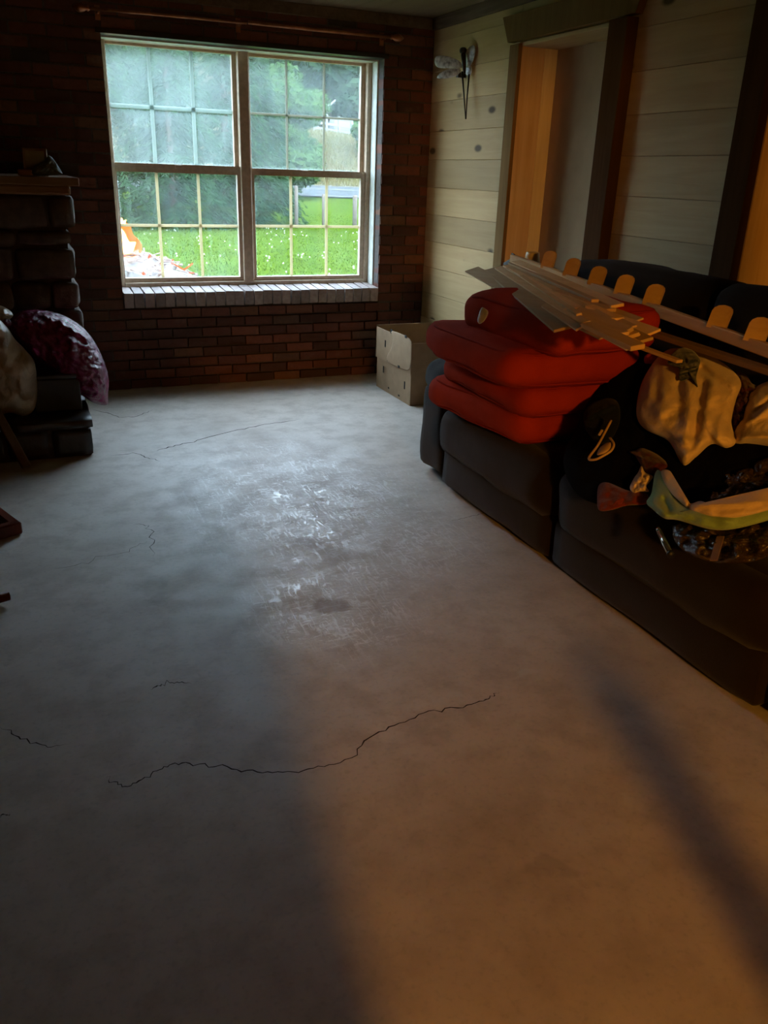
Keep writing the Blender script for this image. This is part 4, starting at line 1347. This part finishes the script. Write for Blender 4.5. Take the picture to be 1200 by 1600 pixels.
# road
rv, rf = [], []
for i in range(61):
    X = -20 + i * 1.3
    Yc = 42.5 - 0.18 * (X - 15)
    for d in (-3.4, -1.2, 1.2, 3.4):
        rv.append((X, Yc + d, terrain(X, Yc + d) + 0.05))
    if i:
        for k in range(3):
            a = (i - 1) * 4 + k
            rf.append((a, a + 4, a + 5, a + 1))
road = link('road', mesh(rv, rf, True), 'asphalt', kind='structure', label='grey asphalt road crossing behind the lawn')
for d in (-3.2, 0.1, 3.2):
    lv, lf = [], []
    for i in range(61):
        X = -20 + i * 1.3
        Yc = 42.5 - 0.18 * (X - 15) + d
        lv += [(X, Yc - 0.09, terrain(X, Yc) + 0.075), (X, Yc + 0.09, terrain(X, Yc) + 0.085)]
        if i:
            lf.append((2 * i - 2, 2 * i, 2 * i + 1, 2 * i - 1))
    link('road_line', mesh(lv, lf), 'white', road)

# grass blades and little white flowers (uncountable)
gv, gf = [], []
rg = random.Random(5)
for i in range(20000):
    Y = 10 + 22 * rg.random() ** 1.3
    X = Y * rg.uniform(0.06, 0.45)
    zt = terrain(X, Y)
    a = rg.uniform(0, PI)
    w, h = rg.uniform(0.006, 0.014), rg.uniform(0.02, 0.055)
    lx, ly = rg.uniform(-0.04, 0.04), rg.uniform(-0.04, 0.04)
    k = len(gv)
    gv += [(X - w * math.cos(a), Y - w * math.sin(a), zt), (X + w * math.cos(a), Y + w * math.sin(a), zt), (X + lx, Y + ly, zt + h)]
    gf.append((k, k + 1, k + 2))
link('grass', mesh(gv, gf), 'grass', label='grass blades growing on the lawn', cat='grass', kind='stuff')
bm = bmesh.new()
for i in range(110):
    Y = 13 + 14 * rg.random()
    X = Y * rg.uniform(0.1, 0.42)
    r_ = bmesh.ops.create_cone(bm, segments=6, radius1=0.018, radius2=0.008, depth=0.02, cap_ends=True)
    bmesh.ops.translate(bm, verts=r_['verts'], vec=(X, Y, terrain(X, Y) + 0.06))
link('clover_flower', bm_mesh(bm), 'flower', label='tiny white flowers dotted over the lawn', cat='flower', kind='stuff')


# tufts of long dry grass on the bank
gv, gf = [], []
for i in range(9000):
    Y = 46.8 + 11.5 * rg.random()
    X = Y * rg.uniform(0.27, 0.45)
    zt = terrain(X, Y)
    a = rg.uniform(0, PI)
    w, h = rg.uniform(0.02, 0.05), rg.uniform(0.12, 0.38)
    lx, ly = rg.uniform(-0.2, 0.2), rg.uniform(-0.2, 0.1)
    k = len(gv)
    gv += [(X - w * math.cos(a), Y - w * math.sin(a), zt - 0.02), (X + w * math.cos(a), Y + w * math.sin(a), zt - 0.02), (X + lx, Y + ly, zt + h)]
    gf.append((k, k + 1, k + 2))
link('dry_grass', mesh(gv, gf), 'dry_tuft', label='long dry grass tufts covering the bank', cat='grass', kind='stuff')

# trees -----------------------------------------------------------------
def leaves(blobs, n, size, seed, flat=0.0):
    r = random.Random(seed)
    vv, ff = [], []
    tot = sum(b[1] ** 2 for b in blobs)
    for c, rad, sq in blobs:
        for _ in range(int(n * rad ** 2 / tot)):
            d = Vector((r.gauss(0, 1), r.gauss(0, 1), r.gauss(0, 1))).normalized()
            q = Vector(c) + Vector((d.x, d.y, d.z * sq)) * rad * (0.55 + 0.5 * r.random() ** 0.5)
            u = Vector((r.gauss(0, 1), r.gauss(0, 1), r.gauss(0, 0.6))).normalized()
            w = u.orthogonal().normalized()
            s = size * r.uniform(0.5, 1.2)
            k = len(vv)
            vv += [q - u * s, q - w * s * 0.45, q + u * s, q + w * s * 0.45]
            ff.append((k, k + 1, k + 2, k + 3))
    return mesh(vv, ff)


def broad_tree(name, label, x, y, h, rad, n, size, mat_, seed, low=0.25, cat='tree', group=None):
    z0 = terrain(x, y)
    r = random.Random(seed)
    t = empty(name, (x, y, z0), label, cat, group)
    link('trunk', tube_mesh([(x, y, z0 - 0.1), (x + 0.05 * h * 0.1, y, z0 + h * 0.35), (x - 0.03 * h * 0.1, y, z0 + h * 0.8)], [h * 0.022, h * 0.016, h * 0.006], 8), 'bark', t)
    bl = []
    for i in range(14):
        f = r.uniform(low, 1.0)
        k = math.sin(PI * (0.15 + 0.8 * (f - low) / (1 - low)))
        a = r.uniform(0, 2 * PI)
        d = rad * 0.7 * k * r.uniform(0.3, 1)
        bl.append(((x + d * math.cos(a), y + d * math.sin(a), z0 + h * f * 0.92), rad * r.uniform(0.32, 0.5) * (0.6 + 0.4 * k), 0.8))
    link('crown', leaves(bl, n, size, seed), mat_, t)
    return t


def conifer(name, label, x, y, h, rad, nb, mat_, seed, cat='tree', group=None, size=0.16):
    """evergreen with long arching, drooping sprays"""
    z0 = terrain(x, y)
    r = random.Random(seed)
    t = empty(name, (x, y, z0), label, cat, group)
    link('trunk', tube_mesh([(x, y, z0 - 0.1), (x, y, z0 + h * 0.5), (x, y, z0 + h * 0.97)], [h * 0.02, h * 0.012, 0.02], 8), 'bark', t)
    vv, ff = [], []
    for i in range(nb):
        f = (i + r.random()) / nb
        zb = z0 + 0.15 + f * h * 0.98
        L = rad * (1 - f) ** 0.7 * r.uniform(0.7, 1.1) + 0.15
        a = r.uniform(0, 2 * PI)
        dirv = Vector((math.cos(a), math.sin(a), 0))
        m = int(10 + L * 9)
        for j in range(m):
            s = (j + 0.5) / m
            p = Vector((x, y, zb)) + dirv * L * s + Vector((0, 0, L * (0.55 * s - 0.95 * s * s)))
            for side in (-1, 1):
                u = (dirv * r.uniform(0.3, 0.9) + Vector((-dirv.y, dirv.x, 0)) * side * r.uniform(0.3, 1) + Vector((0, 0, r.uniform(-0.9, -0.1)))).normalized()
                w = u.cross(Vector((r.gauss(0, 1), r.gauss(0, 1), r.gauss(0, 1)))).normalized()
                sz = size * r.uniform(0.6, 1.3) * (1 - 0.3 * s)
                k = len(vv)
                vv += [p, p + u * sz - w * sz * 0.22, p + u * sz * 2, p + u * sz + w * sz * 0.22]
                ff.append((k, k + 1, k + 2, k + 3))
    link('foliage', mesh(vv, ff), mat_, t)
    return t


GC = 'dark evergreens edging the lawn'
for i, (x, y, h, rad, nb, lb) in enumerate([
        (2.6, 27.5, 8.0, 2.3, 230, 'evergreen tree furthest left behind the bonfire flame'),
        (4.6, 27.0, 6.5, 2.1, 260, 'dark arching evergreen seen in the middle of the left lower panes'),
        (6.6, 28.5, 7.5, 2.0, 260, 'evergreen tree just left of the window mullion'),
        (8.0, 29.5, 5.0, 1.55, 240, 'drooping evergreen right of the mullion beside the road'),
        (5.4, 33.5, 10.0, 2.6, 210, 'tall evergreen behind the lawn edge, seen in fogged upper left pane')]):
    conifer('evergreen_tree', lb, x, y, h, rad, nb, 'leafA', 100 + i, group=GC)
for i, (x, y, h, rad, n, lb) in enumerate([
        (12.0, 39.0, 5.0, 2.2, 5000, 'light green leafy tree left of the dry bank in the right window'),
        (15.2, 50.5, 6.2, 2.8, 5000, 'leafy tree at the left end of the white fence'),
        (26.0, 53.0, 4.6, 2.6, 5000, 'green bush right of the white fence on the bank'),
        (2.0, 36.0, 11.0, 3.5, 5000, 'broad leafy tree behind the evergreens at far left'),
        (21.5, 52.0, 2.6, 1.5, 3000, 'low green shrub on the right slope of the bank'),
        (14.6, 48.0, 2.4, 1.5, 3000, 'low green shrub at the left foot of the dry bank')]):
    broad_tree('leafy_tree', lb, x, y, h, rad, n, 0.20, 'leafB', 200 + i, 0.1)
far = []
for i in range(13):
    x = -6 + i * 4.1 + rnd.uniform(-1, 1)
    y = 68 + rnd.uniform(-4, 9)
    far.append((x, y))
far += [(25.5, 66), (29.5, 67), (21.5, 72)]
for i, (x, y) in enumerate(far):
    broad_tree('forest_tree', 'tall hazy green tree in the woods behind the white fence', x, y, rnd.uniform(17, 22), rnd.uniform(5.0, 6.2), 7000, 0.55, 'leafC', 300 + i, 0.08, group='tall trees in the far woods')

# fence posts beside the lawn
for (bx_, by, tx, ty, w, lb) in [(463, 345, 463, 290, 0.065, 'leftmost weathered fence post beside the evergreens'), (505, 351, 506, 303, 0.05, 'middle weathered fence post standing on the lawn edge'),
                                 (554, 353, 554, 305, 0.085, 'thick weathered fence post at right side of the window')]:
    d = ray(bx_, by)
    Yp = 28.0
    p = on_y(bx_, by, Yp)
    z0 = terrain(p.x, Yp)
    zt = on_y(tx, ty, Yp).z
    link('fence_post', tube_mesh([(p.x, Yp, z0 - 0.1), (p.x, Yp, zt - 0.05), (p.x, Yp, zt)], [w, w, w * 0.85], 8), 'post', label=lb, cat='post', group='weathered posts at the lawn edge')

# white rail fence on the bank
fx0, fx1, fy = 19.5, 22.2, 58.0
wf_ = empty('rail_fence', (20.8, fy, terrain(20.8, fy)), 'white rail fence on top of the dry bank', 'fence')
for X in (fx0, 20.4, 21.3, fx1):
    zb = terrain(X, fy)
    link('post', box_mesh((X - 0.07, fy - 0.07, zb - 0.2), (X + 0.07, fy + 0.07, zb + 1.25), 0.01), 'white', wf_)
for k in (0.35, 0.7, 1.1):
    link('rail', bar_mesh((fx0, fy, terrain(fx0, fy) + k), (fx1, fy, terrain(fx1, fy) + k), 0.06, 0.16, 0.005), 'white', wf_)
tr = empty('white_trailer', (22.0, 60.0, terrain(22, 60)), 'white trailer parked behind the right end of the rail fence', 'trailer')
link('trailer_body', pillow_mesh((22.3, 60.3, terrain(22, 60) + 0.85), (1.5, 1.2, 1.0), 0.2, (0, 0, 0.08), None, 5), 'white', tr)
for X in (21.8, 22.8):
    link('wheel', tube_mesh([(X, 59.65, terrain(22, 60) + 0.25), (X, 59.85, terrain(22, 60) + 0.25)], 0.28, 14), 'black', tr)
lp = empty('globe_lamp', (19.05, 58, terrain(19.05, 58)), 'white globe lamp on a thin pole left of the fence', 'lamp')
link('pole', tube_mesh([(19.08, 58, terrain(19, 58) - 0.1), (19.08, 58, 4.6)], 0.035, 8), 'white', lp)
bm = bmesh.new()
bmesh.ops.create_uvsphere(bm, u_segments=16, v_segments=10, radius=0.25)
bmesh.ops.translate(bm, verts=bm.verts, vec=(19.08, 58, 4.83))
link('globe', bm_mesh(bm, True), 'white', lp)
ga = empty('gate_arm', (19.9, 58.4, terrain(19.9, 58.4)), 'raised white diagonal pole above the fence', 'pole')
link('stand', tube_mesh([(19.9, 58.4, terrain(19.9, 58.4) - 0.1), (19.9, 58.4, 4.95)], [0.08, 0.1], 8), 'white', ga)
link('arm', tube_mesh([(19.8, 58.4, 4.9), (21.15, 58.4, 6.0)], 0.06, 8), 'white', ga)

# bonfire ------------------------------------------------------------------
FY = 13.2
bf = empty('bonfire', (1.2, FY, -0.25), 'burning brush pile with bright flame on the lawn', 'bonfire')
bm = bmesh.new()
bmesh.ops.create_icosphere(bm, subdivisions=4, radius=1.0)
for v in bm.verts:
    p = v.co.copy()
    k = 1 + 0.22 * mnoise.noise(p * 3) + 0.12 * mnoise.noise(p * 8)
    v.co = Vector((1.0 + p.x * 1.55 * k, FY + p.y * 1.1 * k, -0.32 + max(-0.1, p.z) * 0.62 * k))
link('ash_mound', bm_mesh(bm), 'ash', bf)
rs = random.Random(21)
bits, emb = [], []
for i in range(420):
    a = rs.uniform(0, 2 * PI)
    q = rs.random() ** 0.5
    x, y = 1.0 + math.cos(a) * 1.6 * q, FY + math.sin(a) * 1.2 * q
    z_ = -0.28 + 0.62 * (1 - q * q) ** 0.5 + rs.uniform(0, 0.05)
    L = rs.uniform(0.05, 0.28)
    dv = Vector((rs.gauss(0, 1), rs.gauss(0, 1), rs.gauss(0, 0.35))).normalized() * L / 2
    c = Vector((x, y, z_))
    me = bar_mesh(c - dv, c + dv, rs.uniform(0.012, 0.05), rs.uniform(0.01, 0.03), 0)
    (emb if rs.random() < 0.13 else bits).append(me)
link('burnt_debris', joined(bits), 'charred', bf, kind='stuff')
link('ember_debris', joined(emb), 'ember', bf, kind='stuff')
pf = mkplane((1.5, FY - 0.35, 0.3), (0, -1, 0))
link('flame', lump_mesh([(180, 352), (188, 356), (195, 364), (200, 375), (206, 382), (212, 378), (210, 386), (207, 394), (198, 397), (188, 394), (180, 390), (172, 396), (165, 380), (172, 362)], pf, 0.16, 0.16, wr=0.03, wf=0.1, n_r=14, per=5), 'flame', bf)
link('flame', lump_mesh([(184, 352), (182, 345), (187, 347), (190, 340), (193, 346), (197, 343), (196, 349), (200, 351), (193, 353)], pf, 0.05, 0.05, n_r=6, per=3), 'flame', bf)
link('flame', lump_mesh([(150, 385), (148, 360), (155, 345), (158, 325), (164, 345), (170, 360), (174, 380), (165, 395)], pf, 0.14, 0.14, wr=0.03, wf=0.1, n_r=10, per=4), 'flame', bf)

link('flame', lump_mesh([(184, 338), (192, 345), (203, 352), (208, 366), (216, 374), (222, 384), (219, 396), (208, 402), (190, 403), (172, 402), (164, 380), (172, 355)], mkplane((1.5, FY - 0.1, 0.3), (0, -1, 0)), 0.05, 0.05, wr=0.03, wf=0.1, n_r=12, per=5), 'flame_outer', bf)
